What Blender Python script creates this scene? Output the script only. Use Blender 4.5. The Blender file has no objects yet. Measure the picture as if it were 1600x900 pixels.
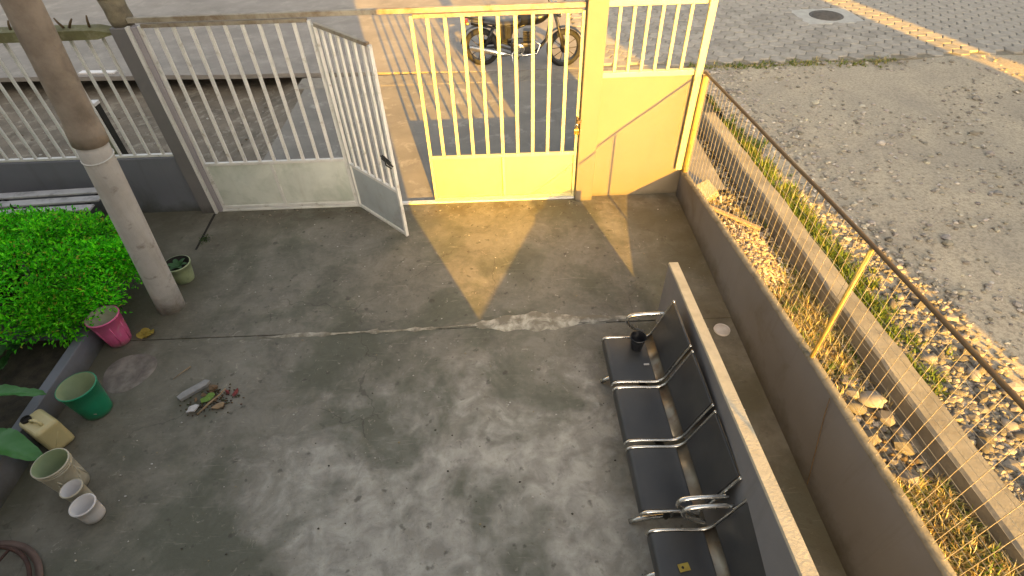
import bpy, math, random
from mathutils import Vector, Matrix
random.seed(7)
SC = bpy.context.scene
COL = SC.collection
R = math.radians

# ---------------------------------------------------------------- camera
cam = bpy.data.cameras.new('camera'); camo = bpy.data.objects.new('camera', cam); COL.objects.link(camo)
cam.sensor_width = 36.0; cam.lens = 18.915; cam.clip_start = 0.05; cam.clip_end = 1500
CR = Vector((0.9988, -0.0299, -0.0245)); CF = Vector((0.0056, 0.7270, -0.6866))
CF.normalize(); CR = (CR - CF * CR.dot(CF)).normalized(); CU = CR.cross(CF)
m3 = Matrix((CR, CU, -CF)).transposed()
camo.matrix_world = Matrix.Translation((0, 0, 3.7)) @ m3.to_4x4()
SC.camera = camo

# ---------------------------------------------------------------- sky, sun, exposure
SUN_AZ, SUN_EL = R(14.9), R(15.3)          # from -Y, turned towards +X
sdir = Vector((math.sin(SUN_AZ) * math.cos(SUN_EL), -math.cos(SUN_AZ) * math.cos(SUN_EL), math.sin(SUN_EL)))
w = bpy.data.worlds.new('World'); SC.world = w; w.use_nodes = True
nt = w.node_tree; nt.nodes.clear()
sky = nt.nodes.new('ShaderNodeTexSky'); sky.sky_type = 'NISHITA'; sky.sun_disc = False
sky.sun_elevation = SUN_EL; sky.sun_rotation = math.pi - SUN_AZ
sky.air_density = 1.0; sky.dust_density = 6.0; sky.ozone_density = 0.6
hs = nt.nodes.new('ShaderNodeHueSaturation'); hs.inputs['Saturation'].default_value = 0.55
bg = nt.nodes.new('ShaderNodeBackground'); bg.inputs['Strength'].default_value = 0.114
wo = nt.nodes.new('ShaderNodeOutputWorld')
nt.links.new(sky.outputs[0], hs.inputs['Color']); tn = nt.nodes.new('ShaderNodeMix'); tn.data_type = 'RGBA'; tn.blend_type = 'MULTIPLY'; tn.inputs[0].default_value = 1.0; tn.inputs[7].default_value = (1.05, 1.0, .905, 1)   # warm dusty air, the same all round
nt.links.new(hs.outputs[0], tn.inputs[6]); nt.links.new(tn.outputs[2], bg.inputs[0]); nt.links.new(bg.outputs[0], wo.inputs[0])
sl = bpy.data.lights.new('sun', 'SUN'); sl.energy = 5.0; sl.angle = R(0.38); sl.color = (1.0, 0.51, 0.03)
so = bpy.data.objects.new('sun', sl); COL.objects.link(so); so.rotation_euler = sdir.to_track_quat('Z', 'Y').to_euler()
SC.view_settings.view_transform = 'Standard'; SC.view_settings.look = 'None'
SC.view_settings.exposure = 2.12; SC.view_settings.gamma = 1.0

# ---------------------------------------------------------------- materials
def N(t, k, **kw):
    n = t.nodes.new(k)
    for a, b in kw.items(): setattr(n, a, b)
    return n
def c4(c): return (c[0], c[1], c[2], 1.0)
def noise(t, vec, scale, detail=5, rough=.6, dist=0.0):
    n = N(t, 'ShaderNodeTexNoise'); n.inputs['Scale'].default_value = scale; n.inputs['Detail'].default_value = detail
    n.inputs['Roughness'].default_value = rough; n.inputs['Distortion'].default_value = dist
    t.links.new(vec, n.inputs['Vector']); return n.outputs['Fac']
def ramp(t, fac, a, b):
    n = N(t, 'ShaderNodeMapRange'); n.inputs['From Min'].default_value = a; n.inputs['From Max'].default_value = b
    t.links.new(fac, n.inputs['Value']); return n.outputs[0]
def mix(t, fac, a, b):
    n = N(t, 'ShaderNodeMix', data_type='RGBA')
    if isinstance(fac, (int, float)): n.inputs[0].default_value = fac
    else: t.links.new(fac, n.inputs[0])
    for i, v in ((6, a), (7, b)):
        if isinstance(v, tuple): n.inputs[i].default_value = c4(v)
        else: t.links.new(v, n.inputs[i])
    return n.outputs[2]
def math_(t, op, a, b=None):
    n = N(t, 'ShaderNodeMath', operation=op)
    for i, v in ((0, a), (1, b)):
        if v is None: continue
        if isinstance(v, (int, float)): n.inputs[i].default_value = v
        else: t.links.new(v, n.inputs[i])
    return n.outputs[0]
def newmat(name):
    m = bpy.data.materials.new(name); m.use_nodes = True; t = m.node_tree
    b = t.nodes['Principled BSDF']; tc = N(t, 'ShaderNodeTexCoord')
    return m, t, b, tc.outputs['Object']
def bump(t, b, h, strength, dist=.01):
    n = N(t, 'ShaderNodeBump'); n.inputs['Strength'].default_value = strength; n.inputs['Distance'].default_value = dist
    t.links.new(h, n.inputs['Height']); t.links.new(n.outputs[0], b.inputs['Normal'])
def pm(name, c1, c2=None, scale=6., rough=.6, metal=0., bmp=.15, bscale=60., stain=None, sscale=3., sth=(.52, .66), var=0., spec=.5, trans=0., streak=None, splash=None):
    """paint or stone with two-tone mottling, a stain layer, relief and optional per-object variation"""
    m, t, b, v = newmat(name)
    c2 = c2 or tuple(x * .72 for x in c1)
    col = mix(t, ramp(t, noise(t, v, scale), .35, .65), c1, c2)
    if stain: col = mix(t, math_(t, 'MULTIPLY', ramp(t, noise(t, v, sscale, 7, .68, .4), *sth), .85), col, stain)
    if streak:
        mp = N(t, 'ShaderNodeMapping'); mp.inputs['Scale'].default_value = (9, 9, .55); t.links.new(v, mp.inputs['Vector'])
        col = mix(t, math_(t, 'MULTIPLY', ramp(t, noise(t, mp.outputs[0], .9, 7, .72, .5), .54, .80), .5), col, streak)
    if splash:
        sz = N(t, 'ShaderNodeSeparateXYZ'); t.links.new(v, sz.inputs[0])
        hgt = math_(t, 'ADD', sz.outputs[2], math_(t, 'MULTIPLY', noise(t, v, 5, 6, .7), -splash[1] * 2))
        col = mix(t, math_(t, 'MULTIPLY', ramp(t, hgt, .0, -splash[1] * 1.1), .85), col, splash[0])
    if var:
        oi = N(t, 'ShaderNodeObjectInfo'); hsn = N(t, 'ShaderNodeHueSaturation')
        t.links.new(col, hsn.inputs['Color'])
        t.links.new(math_(t, 'ADD', math_(t, 'MULTIPLY', oi.outputs['Random'], 2 * var), 1 - var), hsn.inputs['Value'])
        col = hsn.outputs[0]
    t.links.new(col, b.inputs['Base Color'])
    t.links.new(math_(t, 'ADD', math_(t, 'MULTIPLY', noise(t, v, scale * 2.3), .25), rough - .12), b.inputs['Roughness'])
    b.inputs['Metallic'].default_value = metal; b.inputs['Specular IOR Level'].default_value = spec
    if bmp: bump(t, b, noise(t, v, bscale, 6, .65), bmp)
    if trans:
        tr = N(t, 'ShaderNodeBsdfTranslucent'); t.links.new(col, tr.inputs[0]); ms = N(t, 'ShaderNodeMixShader'); ms.inputs[0].default_value = trans
        t.links.new(b.outputs[0], ms.inputs[1]); t.links.new(tr.outputs[0], ms.inputs[2])
        t.links.new(ms.outputs[0], t.nodes['Material Output'].inputs[0])
    return m
def vmat(name, rough=.7, trans=0., bmp=0., mul=1.):
    """colour from the mesh attribute 'tint' (natural colour differences between stones, leaves, blades)"""
    m, t, b, v = newmat(name)
    a = N(t, 'ShaderNodeAttribute', attribute_name='tint')
    col = mix(t, math_(t, 'MULTIPLY', noise(t, v, 30), .5), a.outputs['Color'], (.12, .10, .07)) if bmp else a.outputs['Color']
    t.links.new(col, b.inputs['Base Color']); b.inputs['Roughness'].default_value = rough; b.inputs['Specular IOR Level'].default_value = .3
    if bmp: bump(t, b, noise(t, v, 55, 5), bmp)
    if trans:
        tr = N(t, 'ShaderNodeBsdfTranslucent'); t.links.new(col, tr.inputs[0]); ms = N(t, 'ShaderNodeMixShader'); ms.inputs[0].default_value = trans
        t.links.new(b.outputs[0], ms.inputs[1]); t.links.new(tr.outputs[0], ms.inputs[2])
        t.links.new(ms.outputs[0], t.nodes['Material Output'].inputs[0])
    return m

def floor_mat():
    m, t, b, v = newmat('courtyard_concrete')
    sx = N(t, 'ShaderNodeSeparateXYZ'); t.links.new(v, sx.inputs[0])
    big = noise(t, v, .8, 6, .62, .6); mid = noise(t, v, 2.6, 8, .70, .8); fine = noise(t, v, 24, 6, .72); blot = noise(t, v, 6.5, 6, .62, .5)
    col = mix(t, ramp(t, mid, .38, .62), (.125, .115, .093), (.215, .20, .165))
    col = mix(t, math_(t, 'MULTIPLY', ramp(t, fine, .40, .66), .35), col, (.25, .225, .18))
    # worn pale cement wash over the middle of the yard: an irregular patch of its own shape
    dx = math_(t, 'DIVIDE', math_(t, 'ADD', sx.outputs[0], .25), 1.75); dy = math_(t, 'DIVIDE', math_(t, 'SUBTRACT', sx.outputs[1], 1.55), 1.35)
    rr = math_(t, 'SQRT', math_(t, 'ADD', math_(t, 'MULTIPLY', dx, dx), math_(t, 'MULTIPLY', dy, dy)))
    patch = ramp(t, math_(t, 'ADD', math_(t, 'ADD', rr, math_(t, 'MULTIPLY', big, 1.0)), math_(t, 'MULTIPLY', mid, 1.9)), 2.55, 2.05)
    pale = mix(t, ramp(t, blot, .36, .64), (.27, .25, .215), (.47, .44, .385))
    col = mix(t, math_(t, 'MULTIPLY', patch, .92), col, pale)
    # second faint wash on the outer slab
    col = mix(t, math_(t, 'MULTIPLY', ramp(t, noise(t, v, 1.7, 7, .72, .9), .53, .66), .55), col, (.27, .245, .195))
    # algae film
    col = mix(t, math_(t, 'MULTIPLY', ramp(t, noise(t, v, 1.1, 5, .6, .3), .47, .58), .72), col, (.078, .082, .055))
    # greenish black damp staining over the slab nearest the gate
    fy = N(t, 'ShaderNodeMapRange'); fy.inputs['From Min'].default_value = 3.0; fy.inputs['From Max'].default_value = 3.7; t.links.new(sx.outputs[1], fy.inputs['Value'])
    col = mix(t, math_(t, 'MULTIPLY', fy.outputs[0], math_(t, 'MULTIPLY', ramp(t, noise(t, v, 1.9, 8, .74, .6), .42, .60), .34)), col, (.095, .09, .066))
    # trowel marks: fine stretched strokes
    mp = N(t, 'ShaderNodeMapping'); mp.inputs['Scale'].default_value = (1.6, 14, 1); mp.inputs['Rotation'].default_value = (0, 0, .25); t.links.new(v, mp.inputs['Vector'])
    tr_ = noise(t, mp.outputs[0], 2.2, 6, .7, 1.0)
    col = mix(t, math_(t, 'MULTIPLY', ramp(t, tr_, .60, .72), .35), col, (.42, .385, .32))
    col = mix(t, math_(t, 'MULTIPLY', ramp(t, noise(t, v, 70, 3, .6), .60, .72), .35), col, (.06, .055, .045))
    # dark spots and pale scuffs
    col = mix(t, math_(t, 'MULTIPLY', ramp(t, noise(t, v, 11, 3, .5), .64, .72), .6), col, (.05, .045, .035))
    col = mix(t, math_(t, 'MULTIPLY', ramp(t, noise(t, v, 9, 7, .78, 1.4), .60, .70), .6), col, (.50, .45, .37))
    wv = N(t, 'ShaderNodeVectorMath', operation='ADD'); nn = N(t, 'ShaderNodeTexNoise'); nn.inputs['Scale'].default_value = 3.0; nn.inputs['Detail'].default_value = 5; t.links.new(v, nn.inputs['Vector'])
    sc_ = N(t, 'ShaderNodeVectorMath', operation='SCALE'); sc_.inputs['Scale'].default_value = .35; t.links.new(nn.outputs['Color'], sc_.inputs[0]); t.links.new(v, wv.inputs[0]); t.links.new(sc_.outputs[0], wv.inputs[1])
    vo = N(t, 'ShaderNodeTexVoronoi', feature='DISTANCE_TO_EDGE'); vo.inputs['Scale'].default_value = .62; t.links.new(wv.outputs[0], vo.inputs['Vector'])
    crack = math_(t, 'MULTIPLY', ramp(t, vo.outputs['Distance'], .0035, .0008), ramp(t, noise(t, v, .9, 3, .5), .50, .56))
    col = mix(t, math_(t, 'MULTIPLY', crack, .45), col, (.04, .035, .025))
    gd = N(t, 'ShaderNodeMapRange'); gd.inputs['From Min'].default_value = 5.12; gd.inputs['From Max'].default_value = 5.42; t.links.new(math_(t, 'ADD', sx.outputs[1], math_(t, 'MULTIPLY', mid, .25)), gd.inputs['Value'])
    col = mix(t, math_(t, 'MULTIPLY', gd.outputs[0], math_(t, 'MULTIPLY', ramp(t, blot, .35, .6), .6)), col, (.075, .06, .04))
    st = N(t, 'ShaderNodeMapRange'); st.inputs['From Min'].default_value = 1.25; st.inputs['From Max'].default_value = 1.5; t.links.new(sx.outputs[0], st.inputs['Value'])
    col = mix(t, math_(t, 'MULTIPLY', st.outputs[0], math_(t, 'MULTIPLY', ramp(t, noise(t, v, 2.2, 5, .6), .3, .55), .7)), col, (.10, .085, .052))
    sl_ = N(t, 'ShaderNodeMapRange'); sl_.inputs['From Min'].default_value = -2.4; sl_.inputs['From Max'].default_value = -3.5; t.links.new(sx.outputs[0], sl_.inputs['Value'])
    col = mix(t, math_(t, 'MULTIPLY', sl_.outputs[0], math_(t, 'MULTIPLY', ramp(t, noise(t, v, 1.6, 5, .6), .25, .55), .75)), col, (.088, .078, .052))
    t.links.new(col, b.inputs['Base Color'])
    t.links.new(math_(t, 'ADD', math_(t, 'MULTIPLY', mid, .4), .48), b.inputs['Roughness'])
    b.inputs['Specular IOR Level'].default_value = .35
    bump(t, b, math_(t, 'ADD', math_(t, 'MULTIPLY', blot, .6), math_(t, 'MULTIPLY', fine, .4)), .6, .014)
    return m
def lot_mat():
    m, t, b, v = newmat('gravelly_dirt')
    a = noise(t, v, .9, 6, .65, .4); f = noise(t, v, 28, 6, .75)
    vo = N(t, 'ShaderNodeTexVoronoi'); vo.inputs['Scale'].default_value = 60; t.links.new(v, vo.inputs['Vector'])
    col = mix(t, ramp(t, a, .35, .65), (.47, .40, .295), (.345, .30, .235))
    col = mix(t, math_(t, 'MULTIPLY', ramp(t, f, .45, .60), .6), col, (.19, .165, .125))
    col = mix(t, math_(t, 'MULTIPLY', ramp(t, vo.outputs['Distance'], .28, .1), .45), col, (.50, .46, .39))
    t.links.new(col, b.inputs['Base Color']); b.inputs['Roughness'].default_value = .92; b.inputs['Specular IOR Level'].default_value = .2
    bump(t, b, math_(t, 'ADD', f, math_(t, 'MULTIPLY', vo.outputs['Distance'], -.25)), .6, .014)
    return m
M = {
 'floor': floor_mat(), 'lot': lot_mat(),
 'road': pm('road_concrete', (.26, .235, .21), (.20, .18, .16), 1.2, .85, bmp=.25, stain=(.34, .31, .27), sscale=2.2, sth=(.5, .75)),
 'drive': pm('driveway_concrete', (.17, .155, .135), (.23, .21, .18), 1.6, .8, bmp=.3, bscale=35, stain=(.36, .34, .30), sscale=3.5, sth=(.55, .72)),
 'dirt': pm('verge_dirt', (.20, .165, .125), (.12, .10, .075), 2.4, .95, bmp=.6, bscale=40, stain=(.30, .265, .21), sscale=5),
 'soil': pm('planter_soil', (.022, .018, .012), (.05, .04, .025), 9, .95, bmp=.7, bscale=40),
 'strip': pm('rubble_soil', (.27, .22, .155), (.15, .125, .085), 5, .95, bmp=.7, bscale=45, stain=(.40, .35, .27), sscale=9),
 'wallgrey': pm('grey_wall_paint', (.165, .170, .185), (.146, .150, .164), 1.5, .62, bmp=.10, bscale=90, stain=(.10, .09, .075), sscale=1.7, sth=(.58, .78), streak=(.085, .08, .072), splash=((.055, .05, .036), .19)),
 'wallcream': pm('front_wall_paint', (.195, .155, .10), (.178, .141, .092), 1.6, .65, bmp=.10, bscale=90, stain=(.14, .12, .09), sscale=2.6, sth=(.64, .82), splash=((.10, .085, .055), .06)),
 'wallblue': pm('bluish_wall_paint', (.155, .16, .185), (.135, .14, .162), 1.5, .6, bmp=.12, bscale=70, stain=(.06, .065, .05), sscale=1.3, sth=(.6, .8), streak=(.09, .09, .088), splash=((.05, .05, .035), .14)),
 'post': pm('post_paint', (.16, .15, .15), (.135, .128, .13), 3, .6, bmp=.08, stain=(.08, .075, .07), sscale=3, sth=(.62, .8), streak=(.10, .095, .09), splash=((.06, .055, .045), .15)),
 'plate': pm('lilac_plate', (.33, .305, .325), (.28, .26, .28), 4, .55, bmp=.05),
 'cap': pm('mossy_coping', (.17, .165, .075), (.11, .10, .045), 5, .9, bmp=.5, bscale=50, stain=(.26, .24, .15), sscale=7),
 'stub': pm('rough_stub', (.21, .18, .12), (.13, .11, .08), 12, .95, bmp=.7, bscale=50),
 'tar': pm('tar', (.03, .02, .025), None, 12, .7),
 'beam': pm('worn_beam_paint', (.30, .27, .21), (.20, .17, .12), 6, .6, bmp=.15, stain=(.13, .085, .05), sscale=7, sth=(.48, .68)),
 'gatesunlit': pm('gate_sunlit_paint', (.60, .55, .27), (.53, .48, .24), 5, .45, bmp=.06, bscale=80, stain=(.36, .28, .12), sscale=9, sth=(.66, .80)),  # sunlit copy of the white gate paint, sun's gold mixed into it
 'gate': pm('gate_white_paint', (.64, .63, .60), (.55, .54, .51), 5, .45, bmp=.06, bscale=80, stain=(.22, .175, .12), sscale=10, sth=(.58, .74)),
 'gatesunlitpanel': pm('gate_sunlit_sheet', (.50, .455, .20), (.45, .41, .18), 2.5, .42, bmp=.05, bscale=30, stain=(.44, .40, .20), sscale=3.2, sth=(.50, .80), streak=(.40, .35, .16), splash=((.30, .24, .13), .07)),  # sheets of the sunlit leaf, yellow sunlight painted into the colour
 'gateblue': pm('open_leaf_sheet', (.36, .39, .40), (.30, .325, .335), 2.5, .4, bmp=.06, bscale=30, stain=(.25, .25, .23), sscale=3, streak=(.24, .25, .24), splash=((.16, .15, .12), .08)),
 'gategrime': pm('left_leaf_sheet', (.60, .62, .56), (.50, .52, .47), 2.8, .45, bmp=.06, bscale=30, stain=(.36, .40, .34), sscale=2.4, sth=(.48, .68), streak=(.40, .40, .33), splash=((.22, .20, .14), .09)),
 'rail': pm('rusty_pipe', (.085, .055, .03), (.12, .08, .035), 14, .7, metal=.15, bmp=.2),
 'ypost': pm('yellowed_post', (.42, .31, .08), (.34, .24, .07), 12, .6, bmp=.2, stain=(.13, .08, .03), sscale=10, sth=(.6, .75)),
 'wire': pm('mesh_wire', (.42, .37, .28), (.32, .27, .19), 20, .5, metal=.3, bmp=0),
 'kerb': pm('kerb_concrete', (.25, .23, .195), (.18, .165, .135), 4, .9, bmp=.5, bscale=35, stain=(.15, .13, .10), sscale=4, sth=(.58, .74)),
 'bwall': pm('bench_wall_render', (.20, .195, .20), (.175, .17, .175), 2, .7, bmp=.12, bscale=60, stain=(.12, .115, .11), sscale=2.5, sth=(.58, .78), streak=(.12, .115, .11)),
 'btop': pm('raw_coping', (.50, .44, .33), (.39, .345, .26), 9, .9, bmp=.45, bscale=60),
 'black': pm('black_vinyl', (.032, .032, .034), (.044, .043, .042), 5, .40, bmp=.08, bscale=140, stain=(.06, .055, .048), sscale=6, sth=(.6, .85)),
 'chrome': pm('worn_chrome', (.66, .65, .62), (.52, .50, .46), 12, .24, metal=1., bmp=.04),
 'pan': pm('bare_seat_pan', (.24, .21, .165), (.15, .12, .085), 6, .36, metal=.75, bmp=.06, stain=(.14, .08, .045), sscale=7),
 'dmetal': pm('dark_steel', (.05, .047, .043), None, 8, .45, metal=.6),
 'bplastic': pm('black_plastic', (.012, .013, .016), None, 8, .35, bmp=.03),
 'polewhite': pm('limewash', (.54, .51, .48), (.44, .41, .38), 4, .85, bmp=.3, bscale=40, stain=(.17, .13, .10), sscale=7, sth=(.56, .72), streak=(.27, .225, .18), splash=((.10, .085, .06), .30)),
 'polebrown': pm('weathered_pole', (.33, .27, .215), (.20, .16, .125), 5, .92, bmp=.7, bscale=24, stain=(.34, .285, .22), sscale=4.5, sth=(.5, .7)),
 'leaf': vmat('bush_leaves', .5, .35), 'blade': vmat('grass_blades', .75, .2), 'stone': vmat('stones', .85, 0, .4),
 'bigleaf': pm('broad_leaf', (.045, .17, .03), (.065, .20, .055), 5, .42, bmp=.1, bscale=25, trans=.2),
 'darkleaf': pm('dark_broad_leaf', (.02, .07, .015), (.03, .10, .02), 5, .5, bmp=.1, trans=.15),
 'stem': pm('twig', (.10, .07, .04), None, 10, .9),
 'pink': pm('pink_paint', (.72, .15, .33), (.62, .10, .25), 5, .5, bmp=.15, stain=(.66, .46, .46), sscale=6, sth=(.52, .7), splash=((.16, .10, .08), .06)),
 'potcream': pm('cream_plastic', (.50, .46, .36), (.40, .36, .27), 6, .5, bmp=.08, stain=(.26, .22, .14), sscale=5, sth=(.5, .7), streak=(.28, .24, .16), splash=((.14, .12, .08), .07)),
 'potgreen': pm('pale_green_pot', (.36, .42, .24), (.28, .33, .18), 6, .6, bmp=.1, stain=(.16, .16, .09), sscale=5),
 'green': pm('green_plastic', (.012, .25, .125), (.010, .20, .10), 3, .32, bmp=.03, stain=(.05, .19, .10), sscale=5, sth=(.56, .75), splash=((.06, .08, .05), .04)),
 'greenin': pm('faded_green_plastic', (.30, .34, .20), (.20, .26, .14), 3, .5, bmp=.03),
 'jerry': pm('yellowed_plastic', (.56, .48, .25), (.48, .40, .20), 3, .4, bmp=.05, stain=(.32, .25, .10), sscale=4, sth=(.55, .75), splash=((.20, .16, .08), .05)),
 'white': pm('white_plastic', (.68, .65, .64), (.60, .57, .56), 3, .4, bmp=.03, stain=(.48, .42, .38), sscale=5, sth=(.62, .8), splash=((.34, .30, .26), .03)),
 'dark': pm('dark_inside', (.02, .018, .014), None, 10, .9),
 'rust': pm('rusty_iron', (.085, .042, .03), (.05, .027, .022), 14, .75, metal=.3, bmp=.3),
 'rustpale': pm('faded_red_iron', (.155, .10, .08), (.11, .07, .055), 8, .8, bmp=.2),
 'slat': pm('painted_slat', (.50, .49, .49), (.40, .39, .40), 6, .6, bmp=.15, stain=(.25, .24, .24), sscale=7),
 'yellow': pm('yellow_petals', (.42, .33, .06), (.34, .24, .04), 20, .7, trans=.3, bmp=0),
 'paper': pm('scrap_paper', (.56, .53, .52), (.44, .42, .42), 12, .8, bmp=.1),
 'greyscrap': pm('grey_scrap', (.30, .29, .285), (.22, .215, .21), 12, .7, bmp=.15),
 'limeleaf': pm('lime_leaf', (.18, .32, .05), (.13, .24, .03), 16, .5, trans=.2),
 'brownleaf': pm('dry_leaf', (.20, .13, .07), (.12, .07, .04), 16, .8, trans=.1),
 'redleaf': pm('red_leaf', (.20, .03, .03), (.12, .02, .02), 16, .7),
 'stick': pm('bare_stick', (.34, .24, .14), (.24, .17, .10), 16, .85, bmp=.2),
 'brass': pm('brass', (.62, .42, .10), None, 8, .35, metal=.9),
 'tyre': pm('tyre_rubber', (.010, .010, .010), (.016, .015, .013), 8, .8, bmp=.25, bscale=70),
 'mcblack': pm('motor_black', (.010, .010, .011), None, 6, .45, bmp=.02),
 'mctank': pm('motor_tank', (.010, .010, .012), (.014, .014, .014), 4, .3, bmp=0),
 'engine': pm('engine_alloy', (.09, .085, .08), (.05, .047, .044), 18, .5, metal=.8, bmp=.2),
 'iron': pm('cast_iron', (.13, .115, .10), (.09, .08, .07), 16, .7, metal=.4, bmp=.3),
 'collar': pm('manhole_collar', (.40, .39, .36), (.32, .31, .285), 6, .9, bmp=.3),
 'paver': pm('paver_concrete', (.31, .285, .245), (.24, .22, .19), 8, .9, bmp=.4, bscale=45, var=.16, stain=(.18, .165, .14), sscale=2.5, sth=(.55, .75)),
 'joint': pm('paver_joint_sand', (.22, .195, .15), (.15, .135, .10), 12, .95, bmp=.5),
 'moss': pm('moss_post', (.20, .22, .13), (.14, .15, .08), 8, .8, bmp=.2),
 'facade': pm('house_facade', (.60, .57, .52), (.54, .51, .46), 1.2, .8, bmp=.1, stain=(.42, .39, .34), sscale=1.1, sth=(.58, .8)),
 'roof': pm('roof_sheet', (.25, .12, .08), None, 3, .7),
 'glassdark': pm('window_glass', (.03, .035, .04), None, 2, .1, bmp=0),
 'mesh_red': pm('tail_light', (.35, .02, .015), None, 8, .3, bmp=0),
 'lamp': pm('lamp_glass', (.75, .74, .70), None, 8, .12, metal=.4, bmp=0),
}

# ---------------------------------------------------------------- mesh builder
class MB:
    def __init__(s): s.v = []; s.f = []; s.sm = []; s.c = None
    def add(s, vs, fs, smooth=False, col=None):
        o = len(s.v); s.v += [tuple(p) for p in vs]
        for q in fs: s.f.append(tuple(i + o for i in q)); s.sm.append(smooth)
        if col is not None:
            if s.c is None: s.c = []
            s.c += [col] * len(fs)
        return s
    def box(s, x0, x1, y0, y1, z0, z1):
        v = [(x0, y0, z0), (x1, y0, z0), (x1, y1, z0), (x0, y1, z0), (x0, y0, z1), (x1, y0, z1), (x1, y1, z1), (x0, y1, z1)]
        return s.add(v, [(3, 2, 1, 0), (4, 5, 6, 7), (0, 1, 5, 4), (1, 2, 6, 5), (2, 3, 7, 6), (3, 0, 4, 7)])
    def bar(s, a, b, wx, wy, up=(0, 1, 0)):
        """rectangular bar from a to b; wx across, wy along 'up'"""
        a = Vector(a); b = Vector(b); d = (b - a).normalized(); u = Vector(up); u = (u - d * u.dot(d)).normalized(); r = d.cross(u)
        v = []
        for p in (a, b):
            for i, j in ((-1, -1), (1, -1), (1, 1), (-1, 1)): v.append(p + r * (i * wx / 2) + u * (j * wy / 2))
        return s.add(v, [(3, 2, 1, 0), (4, 5, 6, 7), (0, 1, 5, 4), (1, 2, 6, 5), (2, 3, 7, 6), (3, 0, 4, 7)])
    def tube(s, pts, r, n=8, closed=False, cap=True):
        P = [Vector(p) for p in pts]; k = len(P); rs = r if isinstance(r, (list, tuple)) else [r] * k
        T = []
        for i in range(k):
            if closed: d = P[(i + 1) % k] - P[i - 1]
            else: d = P[min(i + 1, k - 1)] - P[max(i - 1, 0)]
            T.append(d.normalized())
        u = Vector((0, 0, 1)) if abs(T[0].z) < .9 else Vector((1, 0, 0))
        vs = []
        for i in range(k):
            u = (u - T[i] * u.dot(T[i])).normalized(); b = T[i].cross(u)
            for j in range(n):
                a = 2 * math.pi * j / n; vs.append(P[i] + (u * math.cos(a) + b * math.sin(a)) * rs[i])
        fs = []
        for i in range(k if closed else k - 1):
            q = (i + 1) % k
            for j in range(n): fs.append((i * n + j, i * n + (j + 1) % n, q * n + (j + 1) % n, q * n + j))
        if cap and not closed: fs.append(tuple(range(n - 1, -1, -1))); fs.append(tuple((k - 1) * n + j for j in range(n)))
        return s.add(vs, fs, True)
    def lathe(s, prof, c=(0, 0, 0), n=32, axis=None, wob=0.):
        """prof = (radius, height) pairs round axis (default +Z) at c"""
        ax = Vector(axis or (0, 0, 1)).normalized(); u = Vector((1, 0, 0)) if abs(ax.x) < .9 else Vector((0, 1, 0))
        u = (u - ax * u.dot(ax)).normalized(); b = ax.cross(u); c = Vector(c); vs = []
        for r, h in prof:
            for j in range(n):
                a = 2 * math.pi * j / n; rr = r * (1 + wob * math.sin(3 * a + h * 9))
                vs.append(c + ax * h + (u * math.cos(a) + b * math.sin(a)) * rr)
        fs = []
        for i in range(len(prof) - 1):
            for j in range(n): fs.append((i * n + j, i * n + (j + 1) % n, (i + 1) * n + (j + 1) % n, (i + 1) * n + j))
        return s.add(vs, fs, True)
    def strip(s, prof, y0, y1, th=0., smooth=True):
        """profile in (x,z) extruded along y, optional thickness along its normal"""
        k = len(prof); vs = []
        offs = []
        for i in range(k):
            a = prof[max(i - 1, 0)]; b = prof[min(i + 1, k - 1)]; d = Vector((b[0] - a[0], b[1] - a[1])).normalized(); offs.append((d.y * th, -d.x * th))
        for y in (y0, y1):
            for i in range(k): vs.append((prof[i][0], y, prof[i][1]))
            if th:
                for i in range(k): vs.append((prof[i][0] + offs[i][0], y, prof[i][1] + offs[i][1]))
        L = 2 * k if th else k; fs = []
        for i in range(k - 1):
            fs.append((i, i + 1, L + i + 1, L + i))
            if th:
                fs.append((L + k + i, L + k + i + 1, k + i + 1, k + i))
                fs.append((i, k + i, k + i + 1, i + 1)); fs.append((L + i, L + i + 1, L + k + i + 1, L + k + i))
        if th: fs.append((0, L, L + k, k)); fs.append((k - 1, 2 * k - 1, L + 2 * k - 1, L + k - 1))
        return s.add(vs, fs, smooth)
    def blob(s, c, r, sub=1, jit=.25, col=None, rnd=random, flat=1.):
        vs, fs = ICO[sub]; q = Vector((rnd.random() - .5, rnd.random() - .5, rnd.random() - .5)).normalized(); M_ = Matrix.Rotation(rnd.random() * 6.28, 3, q)
        rx, ry, rz = r if isinstance(r, (list, tuple)) else (r, r, r)
        out = []
        for p in vs:
            p = M_ @ (Vector(p) * (1 + jit * (rnd.random() - .5) * 2)); out.append((c[0] + p.x * rx, c[1] + p.y * ry, c[2] + p.z * rz * flat))
        return s.add(out, fs, sub > 1, col)
    def mesh(s, name, off=(0, 0, 0)):
        me = bpy.data.meshes.new(name); me.from_pydata([(a - off[0], b - off[1], c - off[2]) for a, b, c in s.v], [], s.f)
        me.polygons.foreach_set('use_smooth', s.sm)
        if s.c:
            at = me.color_attributes.new('tint', 'FLOAT_COLOR', 'CORNER'); buf = []
            for p, c in zip(me.polygons, s.c): buf += [c[0], c[1], c[2], 1.0] * p.loop_total
            at.data.foreach_set('color', buf)
        me.update(); return me
def ico(sub):
    import bmesh
    bm = bmesh.new(); bmesh.ops.create_icosphere(bm, subdivisions=sub, radius=1.0)
    r = ([tuple(v.co) for v in bm.verts], [tuple(v.index for v in f.verts) for f in bm.faces]); bm.free(); return r
ICO = {1: ico(1), 2: ico(2), 3: ico(3)}
BASE = {}
def tag(o, label=None, cat=None, group=None, kind=None):
    for k, v in (('label', label), ('category', cat), ('group', group), ('kind', kind)):
        if v: o[k] = v
    return o
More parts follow.
